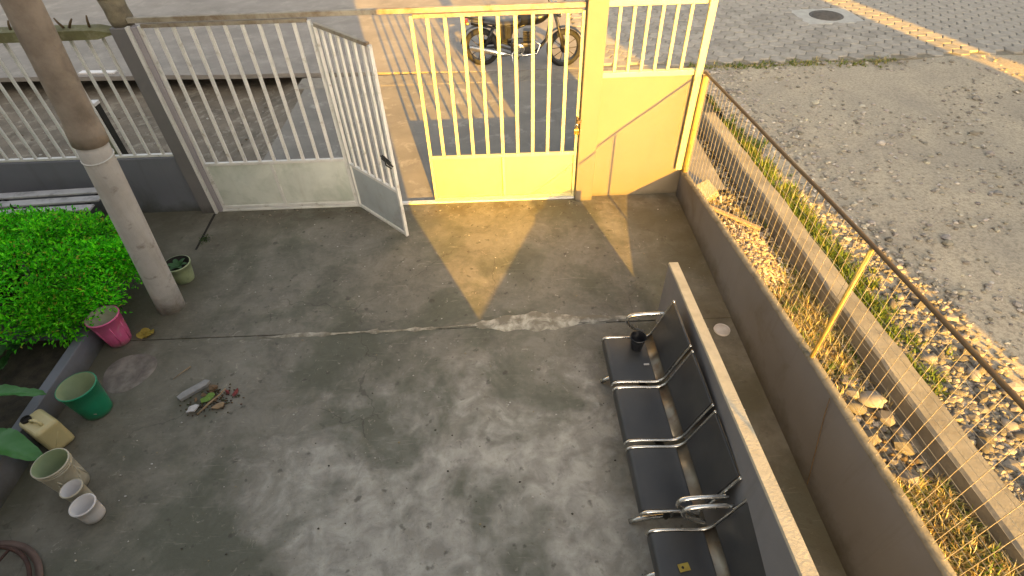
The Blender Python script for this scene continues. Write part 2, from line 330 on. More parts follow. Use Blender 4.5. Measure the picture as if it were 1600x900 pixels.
def thing(name, label, cat, loc=(0, 0, 0), rz=0., group=None):
    o = bpy.data.objects.new(name, None); o.empty_display_size = .1; COL.objects.link(o)
    o.location = loc; o.rotation_euler = (0, 0, rz); BASE[o.name] = Vector(loc) if not rz else Vector((0, 0, 0))
    return tag(o, label, cat, group)
def finish(o, mat, bev=0., seg=2, auto=True):
    o.data.materials.append(M[mat] if isinstance(mat, str) else mat)
    if bev:
        b = o.modifiers.new('bevel', 'BEVEL'); b.width = bev; b.segments = seg; b.limit_method = 'ANGLE'; b.angle_limit = R(40)
    return o
def part(name, mb, mat, parent, bev=0., label=None, kind=None, local=False):
    """mesh part; geometry given in world coordinates unless local (then in the thing's frame)"""
    off = Vector((0, 0, 0)) if local else BASE[parent.name]
    o = bpy.data.objects.new(name, mb.mesh(name, off)); COL.objects.link(o); o.parent = parent; BASE[o.name] = off
    finish(o, mat, bev)
    return tag(o, label, kind=kind)
def single(name, mb, mat, label, cat, base=(0, 0, 0), bev=0., group=None, kind=None):
    o = bpy.data.objects.new(name, mb.mesh(name, base)); o.location = base; COL.objects.link(o); BASE[o.name] = Vector(base)
    finish(o, mat, bev)
    return tag(o, label, cat, group, kind)
def struct(name, mb, mat, bev=0., label=None):
    o = bpy.data.objects.new(name, mb.mesh(name)); COL.objects.link(o); BASE[o.name] = Vector((0, 0, 0)); finish(o, mat, bev)
    return tag(o, label, kind='structure')
def copy_tree(o, parent=None):
    c = o.copy(); COL.objects.link(c); c.parent = parent; BASE[c.name] = BASE.get(o.name, Vector())
    for ch in list(o.children): copy_tree(ch, c)
    return c
def grid(x0, x1, y0, y1, nx, ny, zf):
    m = MB(); vs = [(x0 + (x1 - x0) * i / nx, y0 + (y1 - y0) * j / ny) for j in range(ny + 1) for i in range(nx + 1)]
    return m.add([(x, y, zf(x, y)) for x, y in vs], [(j * (nx + 1) + i, j * (nx + 1) + i + 1, (j + 1) * (nx + 1) + i + 1, (j + 1) * (nx + 1) + i) for j in range(ny) for i in range(nx)], True)
from mathutils import noise as mn
def nz(x, y, s, a): return a * mn.noise(Vector((x * s, y * s, 3.3)))

# ================================================================ SETTING
GY = 5.48                                    # the gate line
struct('ground', grid(-250, 250, -250, 250, 4, 4, lambda x, y: -.42), 'dirt', label='bare earth around the yard reaching far off')
struct('courtyard_floor', MB().box(-9, 2.08, -1.2, 3.40, -.35, 0).box(-9, 2.08, 3.404, GY + .05, -.35, .006), 'floor', .004, 'mottled grey concrete courtyard floor with pale worn patch')
# trowelled cement ridge along the slab joint
m = MB(); pr = []; n = 90
for i in range(n + 1):
    t = i / n; x = -2.35 + 3.55 * t; e = min(1, t * 5, (1 - t) * 5)
    yc = 3.385 + .075 * t + nz(x, 0, 2.2, .03); wd = max(.002, (.030 + .10 * nz(x, 4, 2.6, 1) + .04 * nz(x, 2, 11, 1))) * (.3 + .7 * e) * (.6 + .7 * t); h = (.006 + .012 * abs(nz(x, 9, 5, 1))) * e
    pr.append([(x, yc - wd, -.002), (x, yc - wd * .4, .006 + h), (x, yc + wd * .3, .008 + h * .8), (x, yc + wd * 1.2, .004)])
m.add([p for r_ in pr for p in r_], [(i * 4 + j, (i + 1) * 4 + j, (i + 1) * 4 + j + 1, i * 4 + j + 1) for i in range(n) for j in range(3)], True)
struct('slab_joint', m, pm('joint_cement', (.50, .46, .38), (.30, .27, .22), 9, .9, bmp=.6, bscale=30, stain=(.17, .15, .11), sscale=9, sth=(.40, .56)), label='pale trowelled cement ridge across the courtyard floor')
# outside: driveway, verge, street
struct('driveway', grid(-3.3, 2.7, GY + .05, 8.95, 30, 18, lambda x, y: -.005 + nz(x, y, .8, .006) * (1 if y < 8.5 else .2) + .020 * max(0, (y - 8.0) / .95)), 'drive', label='grey concrete driveway apron outside the gate')
struct('verge', grid(-14, -3.0, GY - .3, 11.6, 60, 34, lambda x, y: -.05 - .30 * min(1, max(0, (-3.1 - x) / 1.1)) + nz(x, y, 2, .03) + nz(x, y, 7, .012)), 'dirt', label='lower strip of bare dirt outside the left fence')
def edge(x): return 9.42 + .055 * max(0, -x) + (.0 if x < -4.3 else 0)
m = MB(); xs = [-30 + i * .5 for i in range(64)]
top = [(x, edge(x) + nz(x, 1, 1.5, .04), .02) for x in xs]; bot = [(x, y + .01, -.06) for x, y, z in top]; back = [(x, y + 1.3, -.06) for x, y, z in top]; base = [(x, y + 1.3, -.6) for x, y, z in top]; far = [(x, 40, .02) for x in xs]
k = len(xs); m.add(top + bot + far + back + base, [(i, 2 * k + i, 2 * k + i + 1, i + 1)[::-1] for i in range(k - 1)] + [(k + i, k + i + 1, i + 1, i) for i in range(k - 1)] + [(3 * k + i, 3 * k + i + 1, k + i + 1, k + i) for i in range(k - 1)] + [(4 * k + i, 4 * k + i + 1, 3 * k + i + 1, 3 * k + i) for i in range(k - 1)])
struct('street', m, 'road', label='smooth grey concrete street beyond the gate')
struct('gutter', MB().box(-3.45, 2.9, 8.954, 9.405, -.3, .019), pm('gutter_concrete', (.25, .225, .185), (.20, .18, .15), 4, .85, bmp=.3, stain=(.14, .12, .10), sscale=5), .01, 'concrete gutter strip between driveway and street')
struct('paved_street', MB().box(1.5, 40, 9.40, 40, -.4, -.012), 'joint', label='street of hexagonal concrete pavers to the right')
paved = bpy.data.objects['paved_street']
struct('gravel_lot', grid(3.28, 40, -12, 9.44, 180, 110, lambda x, y: .01 + nz(x, y, .6, .05) + nz(x, y, 3, .014) - .045 * max(0, 1 - abs(y - 9.44) / .3)), 'lot', label='open lot of pale gravelly dirt beyond the fence')
struct('rubble_strip', grid(2.09, 3.30, -4, 9.2, 24, 180, lambda x, y: -.10 + .08 * min(1, max(0, (4.2 - y) / 2)) - .10 * max(0, 1 - abs(x - 2.95) / .35) * min(1, max(0, (y - 2) / 2)) + nz(x, y, 2.5, .05) + nz(x, y, 9, .02)), 'strip', label='strip of rubble and dry weeds between wall and kerb')

# hexagonal pavers
HR = .155
def hexmesh():
    m = MB(); vs = []
    for r, z in ((1.0, -.05), (1.0, .008), (.90, .018)):
        for j in range(6): vs.append((math.cos(R(60 * j)) * HR * r * .965, math.sin(R(60 * j)) * HR * r * .965, z))
    fs = [(a * 6 + j, a * 6 + (j + 1) % 6, (a + 1) * 6 + (j + 1) % 6, (a + 1) * 6 + j) for a in range(2) for j in range(6)] + [tuple(range(12, 18))]
    return m, vs, fs
_, hv, hf = hexmesh(); hm = MB().add(hv, hf).mesh('paver'); hm.materials.append(M['paver'])
spots = []
for i in range(75):
    for j in range(40):
        x = 1.65 + i * HR * 1.5; y = 9.55 + (j + .5 * (i % 2)) * HR * math.sqrt(3)
        if x > 13.5 or y > 16: continue
        if abs(x - 6.74) < .62 and abs(y - 11.7) < .5: continue
        z = nz(x, y, .7, .015)
        # keep to the wedge that the lens takes in
        if abs(x) > 1.15 * y + 1: continue
        spots.append((x, y, z))
spots.sort(key=lambda p: p[0] ** 2 + p[1] ** 2)
for x, y, z in spots[:300]:
    o = bpy.data.objects.new('paver', hm); COL.objects.link(o); o.parent = paved
    o.location = (x, y, z + random.uniform(-.003, .003)); o.rotation_euler = (random.uniform(-.015, .015), random.uniform(-.015, .015), random.randint(0, 5) * R(60))
m = MB()
for x, y, z in spots[300:]:
    t = random.uniform(-.02, .02); m.add([(a + x, b + y, c + z + a * t) for a, b, c in hv], hf)
part('far_pavers', m, 'paver', paved, kind='stuff')

# ================================================================ HOUSES BEHIND THE CAMERA (they cast the yard's shade)
h = thing('house', 'pale two storey house behind the yard with an added shadow wall', 'house', (-4, -.9, 0))
def prism(poly, y0, y1):
    k = len(poly); return MB().add([(x, y0, z) for x, z in poly] + [(x, y1, z) for x, z in poly], [tuple(range(k)), tuple(range(2 * k - 1, k - 1, -1))] + [((i + 1) % k, i, k + i, k + (i + 1) % k) for i in range(k)])
part('shadow_flank', prism([(-2.05, -.3), (1.61, -.3), (1.61, 0), (.45, 1.67), (.52, 6.1), (-2.05, 6.1)], -.75, -.60), 'facade', h)  # added unseen wall, its slope shaped to cast the yard's shadow edge
part('wall', MB().box(-13, -2.05, -7, -.62, -.3, 7.2), 'facade', h)
part('roof', MB().box(-13.4, -1.9, -7.3, -.4, 7.2, 7.4), 'roof', h)
def block(name, x0, x1, y0, y1, ht, lab):
    t = thing(name, lab, 'house', ((x0 + x1) / 2, y1, 0))
    part('wall', MB().box(x0, x1, y0, y1, -.4, ht), 'facade', t); part('roof', MB().box(x0 - .15, x1 + .15, y0 - .3, y1 + .15, ht, ht + .2), 'roof', t)
    for i in range(3):
        xw = x0 + (x1 - x0) * (i + .5) / 3
        f = part('window', MB().box(xw - .5, xw + .5, y1 + .003, y1 + .05, 1.2, 2.4), 'white', t); part('pane', MB().box(xw - .43, xw + .43, y1 + .05, y1 + .06, 1.27, 2.33), 'glassdark', f)
block('house', 7.3, 12.1, -8.5, -6, 8.5, 'tall pale house across the gravel lot from the yard')
block('house', 13.33, 26.0, -8.5, -6, 8.5, 'wide pale house farthest to the right of the lot')

# ================================================================ SIDE WALL AND WIRE FENCE
WX0, WX1 = 2.06, 2.105
def wtop(y):
    P = [(5.6, .31), (5.48, .33), (3.57, .585), (2.33, .73), (1.38, .81), (.86, .85), (-3, 1.05)]
    for (a, za), (b, zb) in zip(P, P[1:]):
        if y <= a and y >= b: return za + (zb - za) * (a - y) / (a - b)
    return P[0][1]
def rtop(y): return 1.476 + .077 * (5.5 - y) if y > 2.3 else 1.722 + .062 * (2.3 - y)
m = MB(); ys = [5.45 - i * .25 for i in range(34)]; vs = []
for y in ys:
    z = wtop(y); vs += [(WX0, y, -.4), (WX0, y, z), (WX1, y, z), (WX1, y, -.4)]
k = len(ys); m.add(vs, [(i * 4 + a, i * 4 + a + 1, (i + 1) * 4 + a + 1, (i + 1) * 4 + a) for i in range(k - 1) for a in range(3)] + [(3, 2, 1, 0), (k * 4 - 4, k * 4 - 3, k * 4 - 2, k * 4 - 1)])
sw = thing('boundary_wall', 'low grey painted wall along the right side of the yard', 'wall', (2.11, 2, 0))
part('wall_face', m, 'wallgrey', sw, .006)
m = MB(); vs = []
for i, y in enumerate(ys):
    z = wtop(y) + .002; j = nz(y, 2, 4, .008); vs += [(WX0 - .006, y, z - .012), (WX0 - .003, y, z + .006 + j * .5), (WX1 + .006, y, z + .006 - j * .5), (WX1 + .008, y, z - .03)]
m.add(vs, [(i * 4 + a, i * 4 + a + 1, (i + 1) * 4 + a + 1, (i + 1) * 4 + a) for i in range(k - 1) for a in range(3)], True)
part('coping', m, pm('wall_coping', (.27, .24, .18), (.17, .15, .11), 10, .9, bmp=.5, stain=(.09, .085, .06), sscale=8), sw)
m = MB(); m.tube([(WX0 - .012, 1.98, wtop(1.98) - .02), (WX0 - .006, 1.95, .60), (WX0 - .008, 1.86, .35), (WX0 - .006, 1.75, .03)], .0035, 6)
single('hanging_wire', m, 'rail', 'thin wire hanging down the face of the low grey side wall', 'wire', (WX0, 1.75, 0))
fn = thing('wire_fence', 'rusty wire mesh fence standing on the low side wall', 'fence', (2.11, 2.3, 0))
FX = 2.085; ye = -1.15
part('top_rail', MB().tube([(FX, y, rtop(y) + nz(y, 0, 1.3, .006)) for y in [5.44 - i * .2 for i in range(33)] + [ye]] , .013, 10), 'rail', fn)
for y in (5.40, 2.33, ye + .02):
    part('post', MB().tube([(FX, y, wtop(y) - .05), (FX, y, (wtop(y) + rtop(y)) / 2), (FX, y, rtop(y) - .02)], .014 if y < 5 else .026, 10), 'ypost', fn)
m = MB()
y = 5.36
while y > ye:
    z0, z1 = wtop(y) + .01, rtop(y); w_ = nz(y, 7, 3, .012)
    m.tube([(FX, y, z0), (FX + w_, y + w_, (z0 + z1) / 2), (FX, y, z1)], .0019, 4, cap=False); y -= .085
for i in range(1, 13):
    f = i / 13
    m.tube([(FX + .004 + nz(yy, i, 2, .006), yy, (wtop(yy) + .01) * (1 - f) + rtop(yy) * f + nz(yy, i, 1.5, .008)) for yy in [5.40 - j * .25 for j in range(27)]], .0017, 4, cap=False)
part('wire_mesh', m, 'wire', fn, kind='stuff')
m = MB(); pts = [(2.93, 7.25), (3.02, 5.08), (3.06, 3.5), (3.11, 2.4), (3.16, 1.2), (3.24, -2.5)]
kb = thing('kerb', 'long weathered concrete kerb beam beyond the wire fence', 'kerb', (3.1, 3, 0))
vs = []; nn = 90
def kx(y):
    for (a, ya), (b, yb) in zip(pts, pts[1:]):
        if y <= ya and y >= yb: return a + (b - a) * (ya - y) / (ya - yb)
    return pts[0][0]
for i in range(nn + 1):
    y = 7.25 - i * (9.7 / nn); x = kx(y) - .06; z = .16 + nz(y, 3, 1.7, .012); wd = .19 + .05 * min(1, max(0, (7.2 - y) / 5)) + nz(y, 8, 4, .018); e = nz(y, 5, 6, .012)
    vs += [(x, y, -.3), (x + e, y, z - .02), (x + .02 + e, y, z), (x + wd - .02, y, z + e * .6), (x + wd, y, z - .03), (x + wd, y, -.3)]
m.add(vs, [(i * 6 + a, i * 6 + a + 1, (i + 1) * 6 + a + 1, (i + 1) * 6 + a) for i in range(nn) for a in range(5)] + [(5, 4, 3, 2, 1, 0)], False)
part('beam', m, 'kerb', kb)

# ================================================================ FRONT WALL, RAILING
fw = thing('front_wall', 'front wall and pillar in golden sun right of the gate', 'wall', (1.5, 5.5, 0))
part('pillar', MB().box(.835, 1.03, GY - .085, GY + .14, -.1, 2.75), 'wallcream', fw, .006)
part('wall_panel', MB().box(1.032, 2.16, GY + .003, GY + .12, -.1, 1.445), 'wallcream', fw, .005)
rl = thing('railing', 'short barred railing on top of the sunlit front wall', 'railing', (1.5, GY + .05, 1.45))
part('rail', MB().box(1.034, 2.07, GY - .012, GY + .05, 1.447, 1.50), 'gatesunlit', rl, .004)
part('rail', MB().box(1.034, 2.07, GY - .012, GY + .04, 2.125, 2.19), 'gatesunlit', rl, .004)
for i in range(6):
    x = 1.16 + i * .137; part('bar', MB().box(x - .015, x + .015, GY + .002, GY + .032, 1.50, 2.126), 'gatesunlit', rl, .003)
part('post', MB().box(1.985, 2.055, GY - .055, GY - .013, .36, 2.25), 'gatesunlit', rl, .004)

# ================================================================ GATE
bm_ = thing('gate_beam', 'worn overhead steel beam running along the top of the gate', 'beam', (-1.3, GY, 2.1))
part('beam', MB().bar((-3.47, GY + .01, 2.150), (.832, GY + .01, 2.150), .05, .045, (0, 0, 1)), 'beam', bm_, .004)
single('floor_track', MB().bar((-3.42, GY - .01, .012), (.83, GY - .01, .012), .05, .03, (0, 0, 1)), 'gate', 'steel track in the ground under the gate leaves', 'track', (-1.3, GY, 0), .003)
def leaf(root, a, b, nb, panels, pmat, zb=.045, zm=.605, zt=2.10, split=(), gm='gate', dep=-.004):
    """gate leaf between ground points a and b: stiles, rails, upright bars, sheet panels"""
    a = Vector((a[0], a[1], 0)); b = Vector((b[0], b[1], 0)); d = (b - a); L = d.length; u = d / L; nrm = Vector((u.y, -u.x, 0))
    P = lambda s, z, o=0: tuple(a + u * s + nrm * o + Vector((0, 0, z)))
    for s in (.016, L - .016): part('stile', MB().bar(P(s, .025), P(s, zt), .033, .036, nrm), gm, root, .003)
    for z in (zb, zm, zt): part('rail', MB().bar(P(.034, z), P(L - .034, z), .034, .034, nrm), gm if z != zt else 'beam', root, .003)
    for i in range(1, nb + 1):
        s = L * i / (nb + 1); part('bar', MB().bar(P(s, zm + .018), P(s, zt - .018), .034, .026, nrm), gm, root, .003)
    cuts = [.034] + [L * f for f in split] + [L - .034]
    for f in split: part('stile', MB().bar(P(L * f, zb + .018), P(L * f, zm - .018), .030, .040, nrm), gm, root, .003)
    for s0, s1 in zip(cuts, cuts[1:]):
        p0 = s0 + (.016 if s0 > .04 else .001); p1 = s1 - (.016 if s1 < L - .04 else .001)
        # sheet pressed into a shallow cross, as on the left leaf
        m = MB(); q = [P(p0, zb + .016, dep), P(p1, zb + .016, dep), P(p1, zm - .016, dep), P(p0, zm - .016, dep), P((p0 + p1) / 2, (zb + zm) / 2, .012 if dep > -.01 else dep + .003)]
        q2 = [tuple(Vector(x) - nrm * .004) for x in q[:4]]
        m.add(q + q2, [(0, 1, 4), (1, 2, 4), (2, 3, 4), (3, 0, 4), (8, 7, 6, 5), (0, 5, 6, 1), (1, 6, 7, 2), (2, 7, 8, 3), (3, 8, 5, 0)])
        part('sheet_panel', m, pmat, root)
    return P, L
lg = thing('gate_leaf', 'closed left gate leaf with upright bars and grimy sheet panels', 'gate', (-2.6, GY, 0))
leaf(lg, (-3.40, GY), (-1.775, GY), 9, 2, 'gategrime', split=(.47,), zb=.05, zm=.625)
og = thing('gate_leaf', 'narrow gate leaf standing open into the yard', 'gate', (-1.5, 5.15, 0))
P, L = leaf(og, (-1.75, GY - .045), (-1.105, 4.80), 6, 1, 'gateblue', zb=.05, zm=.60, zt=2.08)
m = MB(); m.tube([P(L - .16, .98, .03), P(L + .03, .93, .035)], .010, 8).tube([P(L - .10, 1.0, .03), P(L - .05, .93, .06), P(L + .01, .90, .04)], .008, 8); m.bar(P(L - .15, .97, .025), P(L - .02, .935, .025), .05, .006, (0, 1, 0))
part('bolt', m, 'dmetal', og, label='dark sliding bolt on the free edge')
rg = thing('gate_leaf', 'right gate leaf with upright bars glowing in golden sunlight', 'gate', (0, GY, 0))
leaf(rg, (-.845, GY), (.828, GY), 9, 2, 'gatesunlitpanel', split=(.5,), zb=.05, zm=.60, gm='gatesunlit', dep=-.013)
part('hasp', MB().box(.80, .845, GY - .095, GY - .03, 1.00, 1.03).box(.80, .812, GY - .06, GY - .018, .93, 1.05), 'rail', rg)
pl = thing('padlock', 'small brass padlock hanging at the sunlit gate edge', 'padlock', (.80, GY - .075, .88))
part('lock_body', MB().box(.772, .826, GY - .085, GY - .062, .865, .925), 'brass', pl, .006); part('shackle', MB().tube([(.782 , GY - .074, .92), (.782, GY - .074, .965), (.799, GY - .074, .985), (.816, GY - .074, .965), (.816, GY - .074, .92)], .005, 8), 'chrome', pl)

# gate post and left fence
gp = thing('gate_post', 'dark grey square post at the left end of the gate', 'post', (-3.53, 5.5, 0))
part('shaft', MB().box(-3.64, -3.485, GY - .06, GY + .12, -.1, 2.10), 'post', gp, .006)
part('angle_iron', MB().box(-3.483, -3.455, GY - .075, GY - .02, .0, 2.11), 'gate', gp, .003)
part('side_plate', MB().box(-3.453, -3.402, GY - .04, GY + .03, .0, 2.10), 'plate', gp, .003)
part('stub', MB().lathe([(.0, 2.101), (.10, 2.101), (.108, 2.16), (.102, 2.24), (.11, 2.34), (0, 2.341)], (-3.56, GY + .06, 0), 10, wob=.05), 'stub', gp)
part('tar_cap', MB().lathe([(0, 2.343), (.118, 2.343), (.12, 2.5), (0, 2.51)], (-3.56, GY + .06, 0), 12, wob=.06), 'tar', gp)
lf = thing('left_fence', 'barred fence on a low bluish wall left of the gate', 'fence', (-5.5, 5.5, 0))
part('wall', MB().box(-9.5, -3.644, GY + .0, GY + .12, -.35, .725), 'wallblue', lf, .005)
part('sill_rail', MB().box(-9.5, -3.648, GY + .02, GY + .06, .728, .755), 'gate', lf, .003)
m = MB(); vs = []
for i in range(41):
    x = -3.50 - i * .15; z = 2.055 + nz(x, 1, 2, .006); hh = .05 + nz(x, 6, 3, .008) if x < -3.75 else .012
    vs += [(x, GY - .05, z - hh), (x, GY - .052, z + hh * .8), (x, GY + .10, z + hh), (x, GY + .10, z - hh)]
m.add(vs, [(i * 4 + a, i * 4 + (a + 1) % 4, (i + 1) * 4 + (a + 1) % 4, (i + 1) * 4 + a) for i in range(40) for a in range(4)] + [(3, 2, 1, 0)])
part('coping', m, 'cap', lf)
x = -3.80
while x > -9.2:
    part('bar', MB().box(x - .013, x + .013, GY + .025, GY + .05, .756, 2.02), 'gate', lf, .003); x -= .158
for x, dx, hh in ((-3.86, .02, .10), (-4.05, .06, .075), (-4.10, -.05, .085), (-4.27, .0, .09), (-4.6, .02, .08), (-4.9, -.03, .09), (-5.2, .01, .08)):
    part('spike', MB().tube([(x, GY + .02, 2.10), (x + dx * .6, GY + .02, 2.10 + hh * .6), (x + dx, GY + .03, 2.10 + hh)], [.013, .011, .007], 6), 'rail', lf)
t = thing('marker_post', 'mossy green post with a white top behind the left fence', 'post', (-4.85, 6.25, -.3))
part('shaft', MB().box(-4.93, -4.79, 6.2, 6.29, -.35, 1.03), 'moss', t, .006); part('edge_strip', MB().box(-4.79, -4.765, 6.2, 6.29, -.35, 1.03), 'dark', t)
part('white_top', MB().box(-4.94, -4.76, 6.19, 6.30, 1.032, 1.07), 'white', t, .004)

# ================================================================ POLE
pt = thing('utility_pole', 'thick leaning pole with limewashed foot and bare brown top', 'pole', (-3.33, 3.83, 0))
def pc(z): return Vector((-3.33 + .113 * z, 3.83 - .004 * z, z))
def pr_(z): return .122 - .007 * z
Z = [i * .1 for i in range(-2, 19)]
part('limewashed_foot', MB().tube([pc(z) for z in Z], [pr_(z) + nz(z, 1, 2, .003) for z in Z], 28), 'polewhite', pt)
Z = [1.78 + i * .1 for i in range(0, 26)]
part('bare_shaft', MB().tube([pc(z) for z in Z], [pr_(z) + .004 + nz(z, 5, 3, .006) + (.012 if i < 2 else 0) for i, z in enumerate(Z)], 28), 'polebrown', pt)
part('wire_ring', MB().tube([pc(1.66) + Vector((math.cos(a) * .115, math.sin(a) * .115, .015 * math.sin(a))) for a in [j * .2618 for j in range(24)]], .005, 6, closed=True), 'gate', pt)

# ================================================================ PLANTER, BUSH, PLANTS
pw = thing('planter_wall', 'low bluish grey planter wall along the left of the yard', 'wall', (-3.8, 2, 0))
part('wall_face', MB().add([(-3.84, 3.42, -.1), (-3.75, 3.42, -.1), (-3.62, .2, -.1), (-3.72, .2, -.1), (-3.86, 3.42, .21), (-3.77, 3.42, .21), (-3.66, .2, .21), (-3.75, .2, .21)], [(0, 1, 2, 3), (7, 6, 5, 4), (1, 0, 4, 5), (2, 1, 5, 6), (3, 2, 6, 7), (0, 3, 7, 4)]), 'wallblue', pw, .008)
part('end_wall', MB().box(-4.6, -3.87, 3.34, 3.42, -.1, .20), 'wallblue', pw, .008)
struct('planter_soil', grid(-9, -3.80, -1, 3.34, 40, 30, lambda x, y: .10 + nz(x, y, 3, .05)), 'soil', label='dark soil bed inside the planter wall')

def leafquad(m, c, d, up, L, W, col, fold=.25):
    """one small leaf: two folded halves with a pointed tip"""
    d = d.normalized(); s = d.cross(up)
    if s.length < 1e-3: s = d.cross(Vector((1, 0, 0)))
    s.normalize(); n_ = s.cross(d)
    a = c; b = c + d * L; q = c + d * (L * .45)
    m.add([a, q + s * W / 2 + n_ * fold * W, b - n_ * L * .12, q - s * W / 2 + n_ * fold * W], [(0, 1, 2), (0, 2, 3)], False, col)
def bush(root, cx, cy, rx, ry, z0, z1, nl, rnd):
    """dense clipped shrub: twigs with leaf sprays spread through an uneven domed volume"""
    m = MB(); tw = MB()
    cl = []
    for i in range(210):
        a = rnd.random() * 6.283; r = math.sqrt(rnd.random()); x = cx + math.cos(a) * r * rx; y = cy + math.sin(a) * r * ry
        hmax = z0 + (z1 - z0) * (1 - .55 * r ** 2.6) + .07 * mn.noise(Vector((x * 2.3, y * 2.3, 1)))
        cl.append((Vector((x, y, hmax - .08 - abs(rnd.gauss(0, .05)))), .12 + .08 * rnd.random()))
        if r > .75:
            for f in (.35, .65): cl.append((Vector((x, y, z0 + (hmax - z0) * f)), .12 + .07 * rnd.random()))
        if i % 3 == 0: tw.tube([(cx + (x - cx) * .15, cy + (y - cy) * .15, .05), (cx + (x - cx) * .6, cy + (y - cy) * .6, hmax * .5), (x, y, hmax - .03)], [.012, .008, .003], 5)
    per = nl // len(cl)
    for c, rad in cl:
        tone = rnd.gauss(1, .14) * (1 + .45 * mn.noise(Vector((c.x * 2.6, c.y * 2.6, c.z * 2.6 + 5))))
        for j in range(per):
            v = Vector((rnd.gauss(0, 1), rnd.gauss(0, 1), rnd.gauss(.25, .8))); v.normalize(); p = c + v * rad * (.45 + .6 * rnd.random())
            d = (v + Vector((rnd.gauss(0, .6), rnd.gauss(0, .6), rnd.gauss(.25, .5))))
            q = rnd.random(); g_ = tone * rnd.uniform(.8, 1.2)
            col = (.075 * g_, .52 * g_, .008 * g_) if q < .5 else ((.20 * g_, .76 * g_, .015 * g_) if q < .88 else ((.035 * g_, .16 * g_, .008 * g_) if q < .965 else (.42 * g_, .40 * g_, .05)))
            leafquad(m, p, d, Vector((rnd.gauss(0, .3), rnd.gauss(0, .3), 1)), rnd.uniform(.022, .058), rnd.uniform(.012, .027), col)
    part('foliage', m, 'leaf', root); part('branches', tw, 'stem', root)
rb = random.Random(3)
b1 = thing('bush', 'dense bright green clipped bush beside the pole', 'bush', (-4.25, 3.75, 0))
bush(b1, -4.70, 3.86, 1.10, .82, .20, .90, 46000, rb)
def blade_leaf(m, a, d, L, W, droop, roll=0., n=12, ribs=0):
    """broad leaf blade folded along its midrib, with side veins and a wavy edge, tapering to a point"""
    a = Vector(a); d = Vector(d).normalized(); p = a.copy(); vs = []; up = Vector((0, 0, 1)); K = 4 if ribs else 1
    for i in range(n + 1):
        t = i / n; dd = (d + Vector((0, 0, -droop * t * t * 2))).normalized(); s = dd.cross(up).normalized(); s = (s + up * roll).normalized(); nn_ = s.cross(dd)
        w_ = W / 2 * (math.sin(math.pi * min(1, t * .93 + .07)) ** .75) * (1 if t < .97 else .4) + .002
        for k_ in range(-K, K + 1):
            f = k_ / K; rp = ribs * (.0035 * math.sin(t * 70 - abs(f) * 9) * min(1, abs(f) * 3) + .012 * f * f * math.sin(t * 17 + f * 2))
            vs.append(p + s * w_ * f + nn_ * (w_ * .28 * abs(f) ** 1.3 + rp))
        p = p + dd * (L / n)
    c_ = 2 * K + 1
    m.add(vs, [(i * c_ + a_, i * c_ + a_ + 1, (i + 1) * c_ + a_ + 1, (i + 1) * c_ + a_) for i in range(n) for a_ in range(c_ - 1)], True); return m
bp = thing('broad_leaf_plant', 'plant with long broad green leaves at the left edge', 'plant', (-4.35, 2.35, .1))
for a, d, L, W, dr, ro, mt in (((-4.35, 2.52, .30), (1, .05, .30), .78, .15, .35, .25, 'bigleaf'), ((-4.15, 2.28, .25), (1, -.28, .22), .80, .24, .4, .35, 'bigleaf'), ((-4.5, 2.8, .2), (.5, .6, .3), .62, .12, .3, .2, 'darkleaf'), ((-4.3, 2.9, .2), (.1, .9, .2), .5, .10, .3, .2, 'darkleaf'), ((-4.5, 2.2, .2), (-.7, -.4, .4), .7, .16, .4, .2, 'darkleaf')):
    part('leaf', blade_leaf(MB(), a, d, L, W, dr, ro, 60, 1), mt, bp)
for dx, dy in ((0, .15), (.1, 0), (-.1, .3)): part('stem', MB().tube([(-4.5 + dx, 2.35 + dy, .05), (-4.42 + dx, 2.38 + dy, .2), (-4.32 + dx, 2.42 + dy, .31)], [.014, .012, .009], 7), 'stem', bp)

# slatted bench by the bluish wall
sb = thing('slatted_bench', 'pale slatted bench behind the bush by the left wall', 'bench', (-5, 5.05, 0))
for i in range(3): part('slat', MB().bar((-5.9, 4.93 + i * .155, .425 + i * .012), (-4.50 + i * .015, 5.00 + i * .155, .425 + i * .012), .105, .025, (0, 0, 1)), 'slat', sb, .006)
for x in (-4.62, -5.7):
    part('leg', MB().tube([(x, 4.93, .0), (x, 4.93, .33), (x, 4.97, .395), (x, 5.30, .40), (x, 5.34, .34), (x, 5.34, 0)], .018, 8), 'dmetal', sb)

# ================================================================ POTS AND BUCKETS
def vessel(t, r0, r1, h, c, mo, mi, wall=.006, rim=.006, n=36, fill=None, name='pot_wall'):
    part(name, MB().lathe([(0, .002), (r0 * .96, .002), (r0, .012), (r0 + (r1 - r0) * .5, h * .5), (r1, h - .012), (r1 + rim, h - .01), (r1 + rim, h), (r1 - wall * .3, h + .002)], c, n), mo, t)
    part('inside', MB().lathe([(r1 - wall * .3, h + .0015), (r1 - wall, h - .005), (r0 - wall, .02), (0, .018)], c, n), mi, t)
    if fill is not None: part('filling', MB().lathe([(0, fill + .012), (r0 * .6, fill + .006), (r0 + (r1 - r0) * fill / h - wall - .002, fill)], c, n), 'soil', t)
t = thing('pink_pot', 'pink painted pot with a pale rim by the planter corner', 'pot', (-3.62, 3.41, 0)); vessel(t, .095, .132, .33, (-3.62, 3.41, 0), 'pink', 'potcream')
for i in range(7):
    a = i * .9; part('rib', MB().tube([(-3.62 + math.cos(a) * .100, 3.41 + math.sin(a) * .100, .03), (-3.62 + math.cos(a) * .124, 3.41 + math.sin(a) * .124, .26)], .005, 6), 'pink', t)
t = thing('fallen_flower', 'withered yellow flower lying right of the pink pot', 'flower', (-3.42, 3.44, 0))
